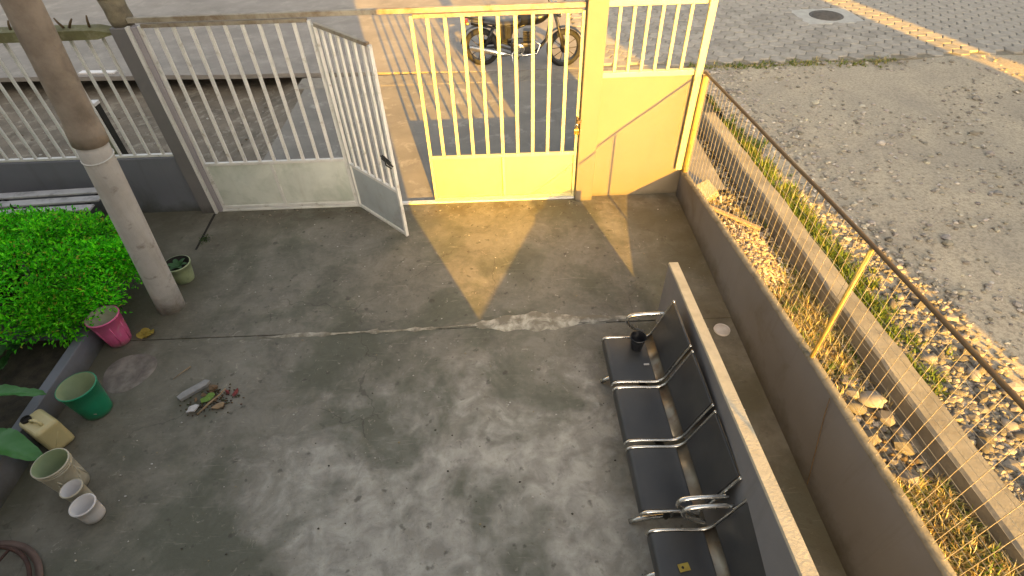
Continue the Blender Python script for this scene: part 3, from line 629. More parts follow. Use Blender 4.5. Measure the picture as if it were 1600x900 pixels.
for i in range(6):
    a = i * 1.05 + .3; part('petal', blade_leaf(MB(), (-3.42 + (i % 2) * .03, 3.42 + (i // 3) * .09, .012), (math.cos(a), math.sin(a), .5), .085, .055, .5, .1, 6), 'yellow', t)
t = thing('white_pot', 'pale green plastic pot of soil behind the pole foot', 'pot', (-3.36, 4.24, 0)); vessel(t, .09, .125, .22, (-3.36, 4.24, 0), 'potgreen', 'dark', fill=.15)
for i in range(6):
    a = i * 1.1; part('leaf', blade_leaf(MB(), (-3.36, 4.24, .16), (math.cos(a), math.sin(a), .9), .12, .05, .6, .1, 6), 'darkleaf', t)
t = thing('bucket', 'green plastic bucket standing by the planter wall', 'bucket', (-3.42, 2.66, 0)); vessel(t, .106, .138, .33, (-3.42, 2.64, 0), 'green', 'greenin')
part('label_mark', MB().box(-.02, .02, -.001, .001, -.004, .004), 'white', t, local=True).location = (.06, -.118, .085)
t = thing('jerrycan', 'yellowed plastic jerrycan with an open mouth on the floor', 'jerrycan', (-3.60, 2.37, 0), R(-30))
m = MB(); m.box(-.125, .125, -.085, .085, .0, .27); o = part('can_body', m, 'jerry', t, .03, local=True); o.modifiers['bevel'].segments = 4
part('mouth', MB().lathe([(0, .276), (.030, .276), (.034, .272), (.034, .29), (.028, .294), (.026, .278)], (-.075, -.03, 0), 20), 'dark', t, local=True)
part('handle', MB().tube([(-.02, -.02, .262), (-.01, -.02, .298), (.02, -.01, .306), (.06, .0, .300), (.075, .0, .262)], .012, 8), 'jerry', t, local=True)
part('seam', MB().tube([(.12, -.06, .05), (.127, -.02, .10), (.12, .05, .2)], .004, 6), 'jerry', t, local=True)
t = thing('bucket', 'dirty cream bucket with wrinkled sides behind two white tubs', 'bucket', (-3.27, 1.99, 0)); vessel(t, .098, .112, .31, (-3.25, 1.99, 0), 'potcream', 'greenin', fill=.1)
for z in (.265, .285): part('hoop', MB().lathe([(.109, z - .006), (.116, z), (.109, z + .006)], (-3.25, 1.99, 0), 32, wob=.008), 'potcream', t)
for a, z0, z1, tw in ((-1.5, .06, .17, .3), (-.9, .10, .22, -.2), (-.35, .05, .14, .35), (.1, .12, .23, .15), (.6, .06, .18, -.25)):
    part('fold', MB().tube([(-3.25 + math.cos(a) * .099, 1.99 + math.sin(a) * .099, z0), (-3.25 + math.cos(a + tw * .5) * .104, 1.99 + math.sin(a + tw * .5) * .104, (z0 + z1) / 2), (-3.25 + math.cos(a + tw) * .106, 1.99 + math.sin(a + tw) * .106, z1)], [.004, .009, .004], 6), 'potcream', t)
t = thing('tub', 'small off-white plastic tub touching the cream bucket', 'tub', (-3.11, 1.86, 0)); vessel(t, .058, .067, .19, (-3.10, 1.86, 0), 'potcream', 'white', fill=.03)
t = thing('tub', 'small clean white plastic tub nearest the viewer', 'tub', (-2.985, 1.745, 0)); vessel(t, .068, .077, .165, (-2.975, 1.748, 0), 'white', 'white')
# rusty ring
t = thing('rusty_ring', 'rusty round iron frame with spokes in the lower left corner', 'frame', (-3.50, 1.10, 0))
c = Vector((-3.50, 1.13, .05)); ring = lambda r, z=0.: [c + Vector((math.cos(a) * r, math.sin(a) * r, z)) for a in [j * .1309 for j in range(48)]]
part('outer_ring', MB().lathe([(.42, .008), (.46, .008), (.462, .016), (.42, .018), (.42, .008)], (c.x, c.y, 0), 56), 'rustpale', t)
part('inner_ring', MB().tube(ring(.405), .014, 8, closed=True), 'rust', t); part('hub', MB().lathe([(0, .02), (.05, .02), (.05, .09), (0, .09)], (c.x, c.y, 0), 20), 'rust', t)
for i in range(6):
    a = .25 + i * 1.047; part('spoke', MB().tube([c + Vector((math.cos(a) * .05, math.sin(a) * .05, .01)), c + Vector((math.cos(a) * .38, math.sin(a) * .40, 0))], .010, 7), 'rust', t)

# ================================================================ SWEPT LITTER
def scrap(name, lab, cat, pts, mat, th=.006, group=None):
    """small bent sheet or chunk with thickness from an outline of (x, y, z)"""
    k = len(pts); m = MB(); cx = sum(p[0] for p in pts) / k; cy = sum(p[1] for p in pts) / k; cz = sum(p[2] for p in pts) / k + .012
    m.add([(x, y, z + th) for x, y, z in pts] + [(cx, cy, cz + th)] + [(x, y, z) for x, y, z in pts], [(i, (i + 1) % k, k) for i in range(k)] + [(k + 1 + (i + 1) % k, k + 1 + i, i, (i + 1) % k)[::-1] for i in range(k)])
    return single(name, m, mat, lab, cat, (cx, cy, 0), group=group)
def rag(cx, cy, r, n, rnd, z=.004, sq=.7, rot=0.):
    out = []
    for i in range(n):
        a = 6.283 * i / n; rr = r * rnd.uniform(.7, 1.2); x, y = math.cos(a) * rr, math.sin(a) * rr * sq
        out.append((cx + x * math.cos(rot) - y * math.sin(rot), cy + x * math.sin(rot) + y * math.cos(rot), z + rnd.uniform(0, .02)))
    return out
rl_ = random.Random(5)
scrap('litter_block', 'long grey scrap lying at the top of the litter pile', 'litter', [(-2.80, 2.72, .004), (-2.76, 2.69, .004), (-2.60, 2.83, .004), (-2.585, 2.88, .004), (-2.63, 2.89, .004), (-2.77, 2.77, .004)], 'greyscrap', .03)
scrap('litter_leaf', 'lime green leaf in the middle of the litter pile', 'leaf', rag(-2.53, 2.70, .055, 9, rl_, .02, .7, .5), 'limeleaf', .003)
scrap('litter_paper', 'crumpled whitish paper at the front of the litter pile', 'paper', rag(-2.62, 2.60, .05, 10, rl_, .01, .8, .3), 'paper', .012)
scrap('litter_chip', 'brown rag at the right of the litter pile', 'litter', rag(-2.43, 2.62, .055, 8, rl_, .008, .6, .4), 'stick', .01)
scrap('litter_chip', 'tan crumpled scrap beside the long grey one', 'litter', rag(-2.53, 2.80, .04, 8, rl_, .008, .8, .2), 'brownleaf', .02)
single('litter_stick', MB().tube([(-2.56, 2.54, .03), (-2.49, 2.63, .05), (-2.44, 2.72, .04), (-2.41, 2.78, .045)], [.007, .008, .007, .005], 7), 'stick', 'thin bare stick lying across the litter pile', 'stick', (-2.48, 2.65, 0))
for i in range(7):
    x = -2.47 + rl_.uniform(-.17, .14); y = 2.69 + rl_.uniform(-.12, .1)
    scrap('dry_leaf', 'shrivelled dark leaf among the swept litter on the floor', 'leaf', rag(x, y, rl_.uniform(.02, .045), 7, rl_, .004, .5, rl_.random() * 3), 'redleaf' if (x > -2.42 and y > 2.68) else 'brownleaf', .004, group='dry leaves in the litter pile')
m = MB()
for i in range(160):
    x = -2.5 + rl_.gauss(0, .1); y = 2.69 + rl_.gauss(0, .07); m.blob((x, y, .006), (rl_.uniform(.004, .012), rl_.uniform(.004, .01), .006), 1, .3, (.06 * rl_.random() + .02, .04 * rl_.random() + .015, .012), rl_)
single('litter_crumbs', m, 'stone', 'dark crumbs of swept dirt under the litter pile', 'dirt', (-2.5, 2.69, 0), kind='stuff')
single('twig', MB().tube([(-2.93, 2.93, .008), (-2.88, 2.99, .014), (-2.83, 3.06, .01)], [.003, .004, .006], 6), 'stick', 'pale twig on the floor above the litter pile', 'twig', (-2.88, 2.99, 0))
m = MB()
for i in range(420):
    x = rl_.uniform(-3.2, 1.9); y = rl_.uniform(.9, 5.3); s = rl_.choice([.003, .004, .005, .007])
    c_ = rl_.choice([(.5, .47, .42), (.55, .52, .48), (.05, .045, .035), (.04, .035, .03), (.3, .24, .14)]); m.blob((x, y, .006), (s * 1.3, s, s * .6), 1, .3, c_, rl_)
for i in range(120):
    x = -3.3 + 4.2 * rl_.random(); y = 5.33 + rl_.gauss(0, .06); s = rl_.uniform(.004, .010); m.blob((x, y, .008), (s * 1.4, s, s * .6), 1, .3, rl_.choice([(.10, .08, .05), (.3, .26, .2), (.06, .05, .04)]), rl_)
single('grit', m, 'stone', 'fine grit and specks scattered over the courtyard floor', 'grit', (0, 3, 0), kind='stuff')
t = thing('plastic_lid', 'round white lid lying behind the bench wall', 'lid', (1.925, 3.245, 0))
part('disc', MB().lathe([(0, .014), (.066, .014), (.07, .010), (.073, .004), (.073, .001)], (1.925, 3.245, .003), 28, wob=.02), 'white', t); part('rim', MB().tube([(1.925 + math.cos(j * .2618) * .068, 3.245 + math.sin(j * .2618) * .068, .018) for j in range(24)], .004, 6, closed=True), 'white', t)
# round stain-like disc of dried cement by the bucket
struct('cement_smear', MB().lathe([(0, .009), (.13, .0085), (.19, .007), (.215, .0012)], (-3.36, 3.03, 0), 40, wob=.05), pm('dried_smear', (.25, .215, .185), (.19, .165, .14), 5, .9, bmp=.3, stain=(.11, .09, .08), sscale=5, sth=(.42, .6)), label='round dried smear on the floor above the green bucket')

# ================================================================ BENCH WALL AND BENCHES
bw = thing('bench_wall', 'thin free standing wall behind the black benches', 'wall', (1.35, 1, 0))
def bx(y): return 1.354 - .042 * (3.40 - y)
def bh(y): return .70 + .155 * (3.40 - y)
ys = [3.40 - i * .3 for i in range(21)]; vs = []; vt = []
for y in ys:
    x = bx(y); z = bh(y); vs += [(x, y, -.1), (x, y, z), (x + .078, y, z), (x + .078, y, -.1)]; j = nz(y, 1, 5, .004)
    vt += [(x - .003 + j, y + (.003 if y == 3.4 else 0), z - .004), (x + .002 + j, y + (.003 if y == 3.4 else 0), z + .012), (x + .076, y + (.003 if y == 3.4 else 0), z + .012 + j), (x + .082 + j, y + (.003 if y == 3.4 else 0), z - .004)]
k = len(ys); fc = [(i * 4 + a, i * 4 + a + 1, (i + 1) * 4 + a + 1, (i + 1) * 4 + a) for i in range(k - 1) for a in range(3)] + [(3, 2, 1, 0), (k * 4 - 4, k * 4 - 3, k * 4 - 2, k * 4 - 1)]
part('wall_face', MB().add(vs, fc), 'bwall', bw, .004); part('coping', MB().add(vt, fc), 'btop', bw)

def spline(P, n=5):
    out = []
    for i in range(len(P) - 1):
        p0 = Vector(P[max(i - 1, 0)]); p1 = Vector(P[i]); p2 = Vector(P[i + 1]); p3 = Vector(P[min(i + 2, len(P) - 1)])
        for j in range(n):
            t = j / n; out.append(tuple(.5 * ((2 * p1) + (p2 - p0) * t + (2 * p0 - 5 * p1 + 4 * p2 - p3) * t * t + (3 * p1 - p0 - 3 * p2 + p3) * t ** 3)))
    return out + [tuple(P[-1])]
PROF = spline([(0.0, .375), (.012, .405), (.05, .418), (.16, .412), (.28, .400), (.345, .405), (.385, .44), (.410, .50), (.45, .62), (.49, .74), (.512, .800)], 4)
def sub(a, b): return [p for p in PROF if a <= p[2 if False else 0] <= b]
SEATW = .440; PITCH = .489
def make_bench(lab, x, y0, nseat, rz, far_arm, near_arm):
    """waiting-room bench; local x = front to back, local -y along the row"""
    t = thing('waiting_bench', lab, 'bench', (x, y0, 0), rz, 'black waiting benches along the wall')
    for i in range(nseat):
        a = -i * PITCH; b = a - SEATW
        sh = part('seat_shell', MB().strip(PROF, b, a, .006), 'pan', t, local=True)
        sp = [(p[0], p[1] + .012) for p in PROF if p[0] <= .335]; m = MB().strip([(sp[0][0] - .004, sp[0][1] - .03)] + sp, b + .012, a - .012, .016)
        part('seat_pad', m, 'black', sh, .005, local=True)
        kp = [(p[0] - .012, p[1] + .004) for p in PROF if p[0] >= .395]; part('back_pad', MB().strip(kp, b + .012, a - .012, .016), 'black', sh, .005, local=True)
        for yy in (a, b): part('edge_trim', MB().tube([(p[0], yy, p[1] + .006) for p in PROF], .0105, 8), 'chrome', sh, local=True)
    Lb = (nseat - 1) * PITCH + SEATW
    part('beam', MB().bar((.24, .0, .355), (.24, -Lb, .355), .06, .04, (0, 0, 1)), 'dmetal', t, .004, local=True)
    for yy in (-.12, -Lb + .12):
        part('leg', MB().tube([(.24, yy, .335), (.24, yy, .06)], .022, 10), 'dmetal', t, local=True); part('foot', MB().tube([(.0, yy, .012), (.08, yy, .05), (.24, yy, .07), (.40, yy, .05), (.47, yy, .012)], .018, 8), 'chrome', t, local=True)
    for on, yy in ((far_arm, .03), (near_arm, -Lb - .03)):
        if on: part('armrest', MB().tube(spline([(.47, yy, .64), (.40, yy, .645), (.27, yy, .645), (.205, yy, .63), (.185, yy, .585), (.21, yy, .53), (.27, yy, .475), (.34, yy, .44)], 5), .0145, 10), 'chrome', t, local=True)
    return t
b1_ = make_bench('nearer three of the black bench seats, one row from cup to double armrest', .735, 2.845, 3, R(.9), True, True)
b1_['label'] = 'far black waiting bench with a black cup on its end seat'
b2_ = make_bench('near black waiting bench cut off by the bottom edge', .775, 1.315, 3, R(.6), True, True)
t = thing('black_cup', 'black plastic cup standing at the far end of the bench', 'cup', (.99, 2.74, .42)); cx, cy = .985, 2.735
vessel(t, .044, .060, .135, (cx, cy, .415), 'bplastic', 'bplastic', .004, .003, 28, name='cup_wall')
single('paper_scrap', MB().box(1.005, 1.045, 2.545, 2.558, .436, .440), 'white', 'tiny white scrap of paper on the farthest bench seat', 'paper', (1.025, 2.55, .436))
t = thing('paper_tag', 'small yellow tag with a dark hole on the near bench', 'tag', (.93, 1.10, .435), R(10))
part('card', MB().box(-.032, .032, -.022, .022, 0, .003), 'yellow', t, .004, local=True); part('hole', MB().lathe([(.008, .0036), (0, .0038)], (-.008, 0, 0), 12), 'dark', t, local=True)

# ================================================================ MOTORCYCLE
mc = thing('motorcycle', 'dark motorcycle parked on the street behind the sunlit gate', 'motorcycle', (.38, 9.66, .0), R(-7))
def wheel(cx, r, name, steer=0., rimmat='engine'):
    cs, sn = math.cos(steer), math.sin(steer); ax = (-sn, cs, 0); C = (cx, 0, r)
    tprof = []
    for j in range(13):
        a = -2.2 + 4.4 * j / 12; tprof.append((r - .055 + .055 * math.cos(a), .055 * math.sin(a)))
    ty = part('wheel', MB().lathe(tprof, C, 44, ax), 'tyre', mc, local=True)
    part('rim', MB().lathe([(r - .085, -.03), (r - .062, -.036), (r - .066, -.02), (r - .066, .02), (r - .062, .036), (r - .085, .03), (r - .088, 0), (r - .085, -.03)], C, 40, ax), rimmat, ty, local=True)
    part('hub', MB().lathe([(0, -.06), (.06, -.06), (.075, -.03), (.075, .03), (.06, .06), (0, .06)], C, 22, ax), 'engine', ty, local=True)
    for i in range(10):
        a = i * .628; u = Vector((cs, sn, 0)) * math.cos(a) + Vector((0, 0, math.sin(a))); q = Vector(C)
        part('spoke', MB().tube([q + u * .065 + Vector(ax) * (.03 if i % 2 else -.03), q + u * (r - .085)], .006, 5), rimmat, ty, local=True)
wheel(-.70, .315, 'rear'); wheel(.74, .315, 'front', R(14))
cyl = lambda m, a, b, r, n=14: m.tube([a, b], r, n)
part('frame', MB().tube([(-.70, .09, .33), (-.35, .10, .36), (-.15, .09, .30), (.25, .07, .24), (.42, .04, .45), (.50, 0, .82)], .020, 8).tube([(-.70, -.09, .33), (-.35, -.10, .36), (-.15, -.09, .30), (.25, -.07, .24), (.42, -.04, .45), (.50, 0, .82)], .020, 8).tube([(-.85, .08, .72), (-.45, .08, .66), (-.1, .06, .64), (.48, 0, .84)], .018, 8).tube([(-.85, -.08, .72), (-.45, -.08, .66), (-.1, -.06, .64), (.48, 0, .84)], .018, 8), 'mcblack', mc, local=True)
en = part('engine', MB().box(-.18, .20, -.12, .12, .24, .43), 'engine', mc, .03, local=True)
m = MB()
for i in range(7): m.box(.03, .23, -.085, .085, .45 + i * .024, .462 + i * .024)
part('cylinder_fins', m, 'engine', en, .003, local=True)
part('crank_cover', MB().lathe([(0, -.165), (.075, -.165), (.095, -.15), (.10, -.12)], (-.03, 0, .335), 24, (0, 1, 0)), 'chrome', en, local=True)
part('clutch_cover', MB().lathe([(0, .165), (.075, .165), (.095, .15), (.10, .12)], (-.03, 0, .335), 24, (0, 1, 0)), 'engine', en, local=True)
m = MB(); vs, fs = ICO[3]; m.add([(.20 + x * .29 - .05 * (z < 0), y * .135 * (1 - .25 * max(0, -x)), .80 + z * .12 + .02 * x) for x, y, z in vs], fs, True); part('fuel_tank', m, 'mctank', mc, local=True)
sprof = spline([(-.86, .80), (-.70, .785), (-.50, .76), (-.30, .745), (-.10, .765), (.0, .80)], 4); m = MB()
vs = []
for x, z in sprof:
    for yy, dz in ((-.13, -.05), (-.12, -.01), (-.07, .012), (.07, .012), (.12, -.01), (.13, -.05)): vs.append((x, yy * (1 if x > -.5 else .85), z + dz))
k = len(sprof); m.add(vs, [(i * 6 + a, i * 6 + (a + 1) % 6, (i + 1) * 6 + (a + 1) % 6, (i + 1) * 6 + a) for i in range(k - 1) for a in range(6)] + [(0, 1, 2, 3, 4, 5), tuple((k - 1) * 6 + a for a in (5, 4, 3, 2, 1, 0))], True); part('seat', m, 'black', mc, local=True)
for s in (-1, 1):
    part('side_cover', MB().add([(-.42, s * .125, .72), (-.12, s * .13, .70), (-.16, s * .135, .50), (-.34, s * .135, .47), (-.42, s * .10, .72), (-.12, s * .10, .70), (-.16, s * .10, .50), (-.34, s * .10, .47)], [(0, 1, 2, 3), (7, 6, 5, 4), (0, 4, 5, 1), (1, 5, 6, 2), (2, 6, 7, 3), (3, 7, 4, 0)]), 'mcblack', mc, .01, local=True)
    part('shock', MB().tube([(-.62, s * .13, .36), (-.55, s * .13, .50), (-.47, s * .13, .66)], [.016, .028, .024], 10), 'mcblack', mc, local=True)
    part('fork', MB().tube([(.74 + s * .02, s * .085, .315), (.66, s * .08, .56), (.54, s * .075, .92)], [.024, .022, .018], 10), 'engine', mc, local=True)
    part('footpeg', MB().tube([(.0, s * .12, .30), (.0, s * .27, .31)], .013, 8), 'mcblack', mc, local=True)
    part('indicator', MB().lathe([(0, -.03), (.024, -.02), (.028, .0), (.022, .03), (0, .035)], (-.90, s * .14, .74), 12, (1, 0, 0)), 'brass', mc, local=True)
    part('mirror', MB().tube([(.50, s * .26, 1.03), (.47, s * .30, 1.14)], .006, 6).lathe([(0, -.01), (.05, -.008), (.055, .0), (0, .012)], (.46, s * .31, 1.18), 16, (1, 0, .2)), 'mcblack', mc, local=True)
part('exhaust', MB().tube([(.20, -.09, .48), (.32, -.11, .40), (.28, -.13, .26), (.05, -.15, .23), (-.22, -.16, .25)], .022, 10).tube([(-.22, -.165, .25), (-.30, -.17, .26), (-.50, -.175, .30), (-.84, -.18, .36), (-.88, -.18, .37)], [.028, .048, .052, .046, .03], 14), 'chrome', mc, local=True, label='bright chrome exhaust silencer')
fe = lambda r, a0, a1, cx, w_: MB().add([(cx + math.cos(R(a0 + (a1 - a0) * i / 14)) * (r + (0 if j in (0, 2) else .012)), (j - 1) * w_, .315 + math.sin(R(a0 + (a1 - a0) * i / 14)) * (r + (0 if j in (0, 2) else .012))) for i in range(15) for j in range(3)], [(i * 3 + j, i * 3 + j + 1, (i + 1) * 3 + j + 1, (i + 1) * 3 + j) for i in range(14) for j in range(2)], True)
part('rear_fender', fe(.36, 70, 175, -.70, .075), 'mcblack', mc, local=True); part('front_fender', fe(.35, 20, 140, .74, .065), 'mcblack', mc, local=True)
part('plate_holder', MB().box(-1.02, -1.0, -.08, .08, .44, .62), 'mcblack', mc, .004, local=True)
part('tail_light', MB().box(-.99, -.92, -.07, .07, .70, .77), 'mesh_red', mc, .012, local=True)
part('rear_rack', MB().tube([(-.60, .12, .80), (-.95, .10, .83), (-1.0, 0, .84), (-.95, -.10, .83), (-.60, -.12, .80)], .011, 7), 'mcblack', mc, local=True)
part('handlebar', MB().tube([(.36, -.36, 1.00), (.46, -.24, 1.03), (.53, -.10, .98), (.53, .10, .98), (.46, .24, 1.03), (.36, .36, 1.00)], .013, 8), 'chrome', mc, local=True)
for s in (-1, 1): part('grip', MB().tube([(.325, s * .40, .99), (.40, s * .31, 1.01)], .020, 9), 'tyre', mc, local=True)
hl = part('headlight', MB().lathe([(0, -.10), (.05, -.09), (.085, -.03), (.092, .02), (.088, .03)], (.64, 0, .90), 24, (1, 0, -.1)), 'chrome', mc, local=True); part('lens', MB().lathe([(.087, .028), (.06, .042), (0, .048)], (.64, 0, .90), 24, (1, 0, -.1)), 'lamp', hl, local=True)
part('gauge', MB().lathe([(0, 0), (.04, 0), (.042, .04), (0, .045)], (.56, .05, .99), 16, (-.4, 0, 1)).lathe([(0, 0), (.04, 0), (.042, .04), (0, .045)], (.56, -.05, .99), 16, (-.4, 0, 1)), 'chrome', mc, local=True)
part('chain_guard', MB().box(-.70, -.15, .10, .12, .34, .41), 'mcblack', mc, .008, local=True)
part('side_stand', MB().tube([(-.02, .12, .26), (-.05, .20, .12), (-.09, .26, .012)], .011, 7), 'mcblack', mc, local=True)
part('kick_lever', MB().tube([(-.10, -.13, .33), (-.15, -.19, .26), (-.14, -.20, .14), (-.10, -.26, .13)], .010, 7), 'chrome', mc, local=True)

# ================================================================ MANHOLE
mh = thing('manhole', 'round iron manhole cover set in a pale collar', 'manhole', (6.74, 11.7, 0))
part('collar', MB().box(6.14, 7.34, 11.22, 12.18, -.05, .016), 'collar', mh, .01); part('ring', MB().lathe([(.285, .017), (.30, .026), (.325, .026), (.33, .017)], (6.74, 11.7, 0), 40), 'iron', mh)
part('cover', MB().lathe([(0, .023), (.28, .022), (.284, .017)], (6.74, 11.7, 0), 40), 'iron', mh)
for i in range(-3, 4):
    L_ = math.sqrt(max(.01, .26 ** 2 - (i * .07) ** 2)); part('rib', MB().box(6.74 - L_, 6.74 + L_, 11.7 + i * .07 - .01, 11.7 + i * .07 + .01, .0225, .029), 'iron', mh)

# ================================================================ STONES AND WEEDS BEYOND THE FENCE
rs = random.Random(11)
def scol(rnd, warm=.5):
    g_ = rnd.choice([rnd.uniform(.10, .22), rnd.uniform(.16, .34)]); return (g_ * 1.04, g_ * (.97 - .10 * warm * rnd.random()), g_ * (.88 - .28 * warm * rnd.random()))
sproto = []
for i in range(8):
    m = MB(); r_ = random.Random(40 + i); m.blob((0, 0, 0), (1, r_.uniform(.6, .9), r_.uniform(.45, .8)), 2 if i % 2 else 1, .2, scol(r_, .5), r_); me = m.mesh('stone'); me.materials.append(M['stone']); sproto.append(me)
def gz(x, y): return -.10 + .08 * min(1, max(0, (4.2 - y) / 2)) + nz(x, y, 2.5, .05)
big = []
tries = 0
while len(big) < 105 and tries < 4000:
    tries += 1
    if rs.random() < .62: x = rs.uniform(2.5, 3.0); y = rs.uniform(1.7, 2.65) if rs.random() < .72 else rs.uniform(2.75, 5.2); s = rs.uniform(.04, .115) if y < 2.75 else rs.uniform(.03, .055); grp = 0
    else: x = rs.uniform(3.45, 4.0); y = rs.uniform(1.0, 3.6); s = rs.uniform(.04, .07); grp = 1
    if any((x - a) ** 2 + (y - b) ** 2 < (s + c_) ** 2 * .55 for a, b, c_ in big): continue
    big.append((x, y, s)); o = bpy.data.objects.new('stone', rs.choice(sproto)); COL.objects.link(o)
    o.location = (x, y, (gz(x, y) if grp == 0 else .02) + s * .3); o.scale = (s, s, s); o.rotation_euler = (rs.uniform(-.4, .4), rs.uniform(-.4, .4), rs.random() * 6.28)
    tag(o, ('rounded stone in the rubble between the low wall and the kerb', 'rounded stone in the pebble bed outside the kerb')[grp], 'stone', ('stones in the rubble strip', 'stones in the pebble bed')[grp])
m = MB()
for i in range(3600):
    y = 4.6 - 5.2 * rs.random() ** .8; x = kx(y) + .2 + abs(rs.gauss(0, .38)); s = rs.uniform(.012, .034) * (1 if rs.random() < .9 else 1.5)
    m.blob((x, y, .018 + s * .2 + nz(x, y, .6, .05)), (s, s * rs.uniform(.6, .9), s * .6), 1, .2, scol(rs, .5), rs)
single('pebble_bed', m, 'stone', 'bed of mixed grey pebbles outside the concrete kerb', 'pebbles', (3.6, 2.5, 0), kind='stuff')
m = MB()
for i in range(9000):
    q = rs.random()
    if q < .35: y = rs.uniform(.5, 9.2); x = kx(max(-2, min(7.2, y))) + .3 + abs(rs.gauss(0, .5))
    else: x = rs.uniform(3.6, 11.5); y = rs.uniform(1.5, 9.3)
    if mn.noise(Vector((x * .9, y * .9, 8))) < -.12 and q > .35: continue
    s = rs.choice([.006, .008, .010, .013, .016, .021, .028]) * (1 if rs.random() < .97 else 1.9); m.blob((x, y, .012 + s * .25 + nz(x, y, .6, .05)), (s * 1.2, s, s * .6), 1, .25, tuple(c_ * 1.55 for c_ in scol(rs, .6)), rs)
single('loose_gravel', m, 'stone', 'loose gravel scattered over the open lot', 'gravel', (6, 5, 0), kind='stuff')
m = MB()
for i in range(3600):
    y = rs.uniform(.2, 6.9); x = rs.uniform(2.3 if y > 3 else 2.45, 3.0); s = rs.uniform(.01, .035); c_ = scol(rs, 1.) if rs.random() < .7 else (.10, .065, .03)
    m.blob((x, y, gz(x, y) + s * .3), (s, s * rs.uniform(.5, .9), s * .6), 1, .25, c_, rs)
single('rubble', m, 'stone', 'small broken rubble and chips along the wall foot', 'rubble', (2.6, 3, 0), kind='stuff')
def tuft(m, x, y, z, n, L, cols, rnd, spread=.5, wd=.006):
    for i in range(n):
        a = rnd.random() * 6.283; tl = rnd.uniform(.15, 1) * spread; d = Vector((math.cos(a) * tl, math.sin(a) * tl, 1)).normalized(); l = L * rnd.uniform(.55, 1.15)
        s = Vector((-math.sin(a), math.cos(a), 0)) * wd * rnd.uniform(.6, 1.3); p = Vector((x + rnd.gauss(0, .02), y + rnd.gauss(0, .02), z)); q = p + d * l * .55; e = q + (d + Vector((math.cos(a) * .8, math.sin(a) * .8, -.6)) * tl).normalized() * l * .45
        c_ = rnd.choice(cols); k_ = rnd.uniform(.7, 1.25); m.add([p - s, p + s, q + s * .8, q - s * .8, e], [(0, 1, 2, 3), (3, 2, 4)], False, (c_[0] * k_, c_[1] * k_, c_[2] * k_))
G = [(.10, .16, .02), (.15, .20, .03), (.07, .12, .015), (.22, .22, .04)]; D = [(.44, .34, .14), (.36, .27, .11), (.52, .43, .22), (.22, .15, .07), (.32, .29, .10)]
m = MB()
for i in range(560):
    y = rs.choice([rs.gauss(5.9, .8), rs.gauss(3.9, .5), rs.uniform(2.4, 7.2)]); y = min(8.2, max(1.6, y)); x = kx(min(7.2, y)) + .18 + abs(rs.gauss(0, .13)) + .03
    tuft(m, x, y, .01, 12, rs.uniform(.06, .15), G, rs, .8)
single('green_weeds', m, 'blade', 'green grass and weeds growing along the far side of the kerb', 'grass', (3.4, 5, 0), kind='stuff')
m = MB()
for i in range(1700):
    y = rs.choice([rs.uniform(.3, 1.75), rs.uniform(.3, 1.75), rs.gauss(3.9, .5), rs.gauss(3.2, .35)]); x = rs.uniform(2.25, 3.02) if y > 1.8 else rs.uniform(2.55, 3.06)
    tuft(m, x, y, gz(x, y), 12, rs.uniform(.05, .15), D if rs.random() < .84 else G, rs, 1.1, .005)
single('dry_weeds', m, 'blade', 'straw coloured dry weeds between the wall and the kerb', 'dry grass', (2.6, 2, 0), kind='stuff')
m = MB()
for i in range(300):
    x = 3.3 + 3.6 * rs.random() ** 1.4; y = 9.28 + rs.gauss(0, .09); tuft(m, x, y, -.01, 7, rs.uniform(.03, .08), G + D[:2], rs, .9)
single('edge_grass', m, 'blade', 'thin grass along the edge between paved street and lot', 'grass', (5, 9.3, 0), kind='stuff')
# ash and fibre heap, block and board in the strip
m = MB()
for i in range(1500):
    x = 2.62 + rs.gauss(0, .16); y = 4.35 + rs.gauss(0, .38); 
    if x < 2.22 or x > 3.0: continue
    z = gz(x, y) + .10 * math.exp(-((x - 2.6) ** 2 / .05 + (y - 4.3) ** 2 / .2)) + rs.uniform(0, .04); a = rs.random() * 6.28; l = rs.uniform(.015, .05); wv = rs.uniform(.006, .014)
    d = Vector((math.cos(a), math.sin(a), rs.uniform(-.5, .7))) * l; s = Vector((-math.sin(a), math.cos(a), rs.uniform(-.4, .4))) * wv; p = Vector((x, y, z)); c_ = rs.choice([(.55, .45, .33), (.60, .52, .42), (.42, .30, .18), (.22, .18, .16), (.50, .36, .20)])
    m.add([p - d - s, p + d - s, p + d * .8 + s, p - d + s, p + Vector((0, 0, .012))], [(0, 1, 4), (1, 2, 4), (2, 3, 4), (3, 0, 4)], False, c_)
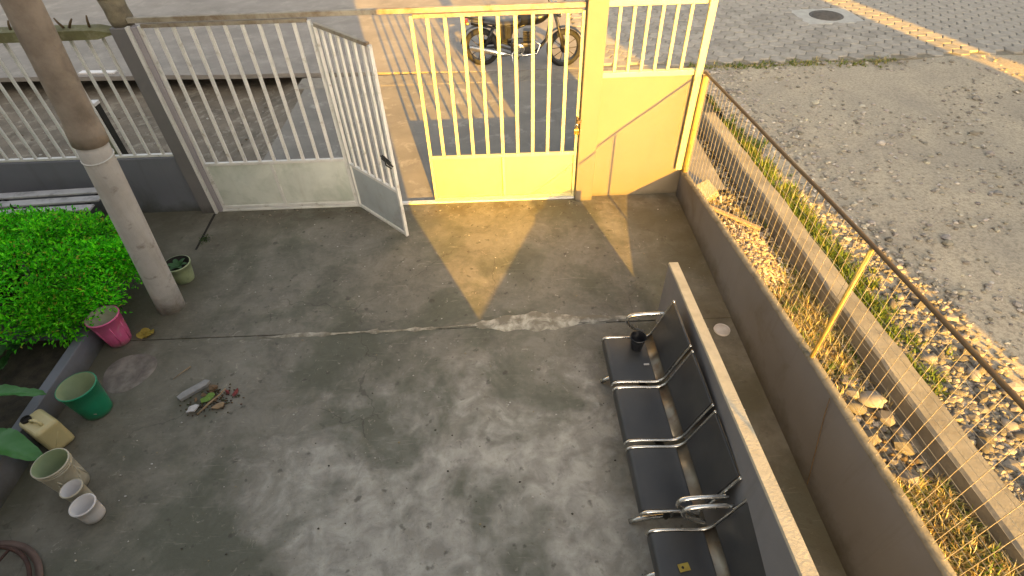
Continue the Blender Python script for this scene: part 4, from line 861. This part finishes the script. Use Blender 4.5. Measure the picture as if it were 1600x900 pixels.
single('debris_heap', m, 'blade', 'pale heap of fibrous debris in the rubble strip', 'debris', (2.62, 4.35, 0), kind='stuff')
t = thing('broken_block', 'broken pale block leaning beside the front wall end', 'block', (2.45, 5.5, 0)); t.rotation_euler = (R(18), R(-24), R(25))
BASE[t.name] = Vector(); part('block_body', MB().add([(-.09, -.10, -.06), (.10, -.13, -.06), (.11, .13, -.06), (-.08, .12, -.06), (-.10, -.11, .07), (.08, -.10, .06), (.10, .11, .05), (-.09, .13, .08)], [(3, 2, 1, 0), (4, 5, 6, 7), (0, 1, 5, 4), (1, 2, 6, 5), (2, 3, 7, 6), (3, 0, 4, 7)]), 'kerb', t, .012, local=True)
single('old_board', MB().bar((2.22, 5.25, .05), (2.82, 4.72, .0), .05, .03, (0, 0, 1)), 'stick', 'old board lying across the rubble near the front wall', 'board', (2.5, 5, 0), .004)
m = MB()
for i in range(260):
    x = rs.uniform(-8, -3.4); y = rs.uniform(5.9, 9.4); s = rs.choice([.008, .012, .02]); m.blob((x, y, -.29 + s * .3 + nz(x, y, 2, .03)), (s * 1.2, s, s * .6), 1, .3, rs.choice([(.4, .37, .32), (.12, .09, .06), (.2, .16, .12), (.5, .47, .42)]), rs)
single('verge_litter', m, 'stone', 'bits of stone and litter on the dirt verge', 'litter', (-5.5, 7.5, -.3), kind='stuff')
single('white_board', MB().bar((-7.6, 10.0, .035), (-6.95, 9.95, .035), .12, .03, (0, 0, 1)), 'white', 'short white board lying on the street edge behind the left fence', 'board', (-7.3, 9.98, 0), .004)
struct('floor_joint', MB().add([(-3.50, 5.40, .0075), (-3.47, 5.40, .0075), (-3.43, 4.72, .0075), (-3.455, 4.72, .0075)], [(0, 3, 2, 1)]), 'dark', label='narrow dark joint in the floor by the gate post')
m = MB()
for i in range(22): tuft(m, -3.42 + rs.gauss(0, .025), 4.92 + rs.gauss(0, .035), .006, 6, rs.uniform(.012, .028), [(.04, .075, .02), (.06, .09, .025)], rs, 1.0, .005)
single('moss_clump', m, 'blade', 'small dark green clump growing in the floor joint', 'weed', (-3.42, 4.92, 0), kind='stuff')
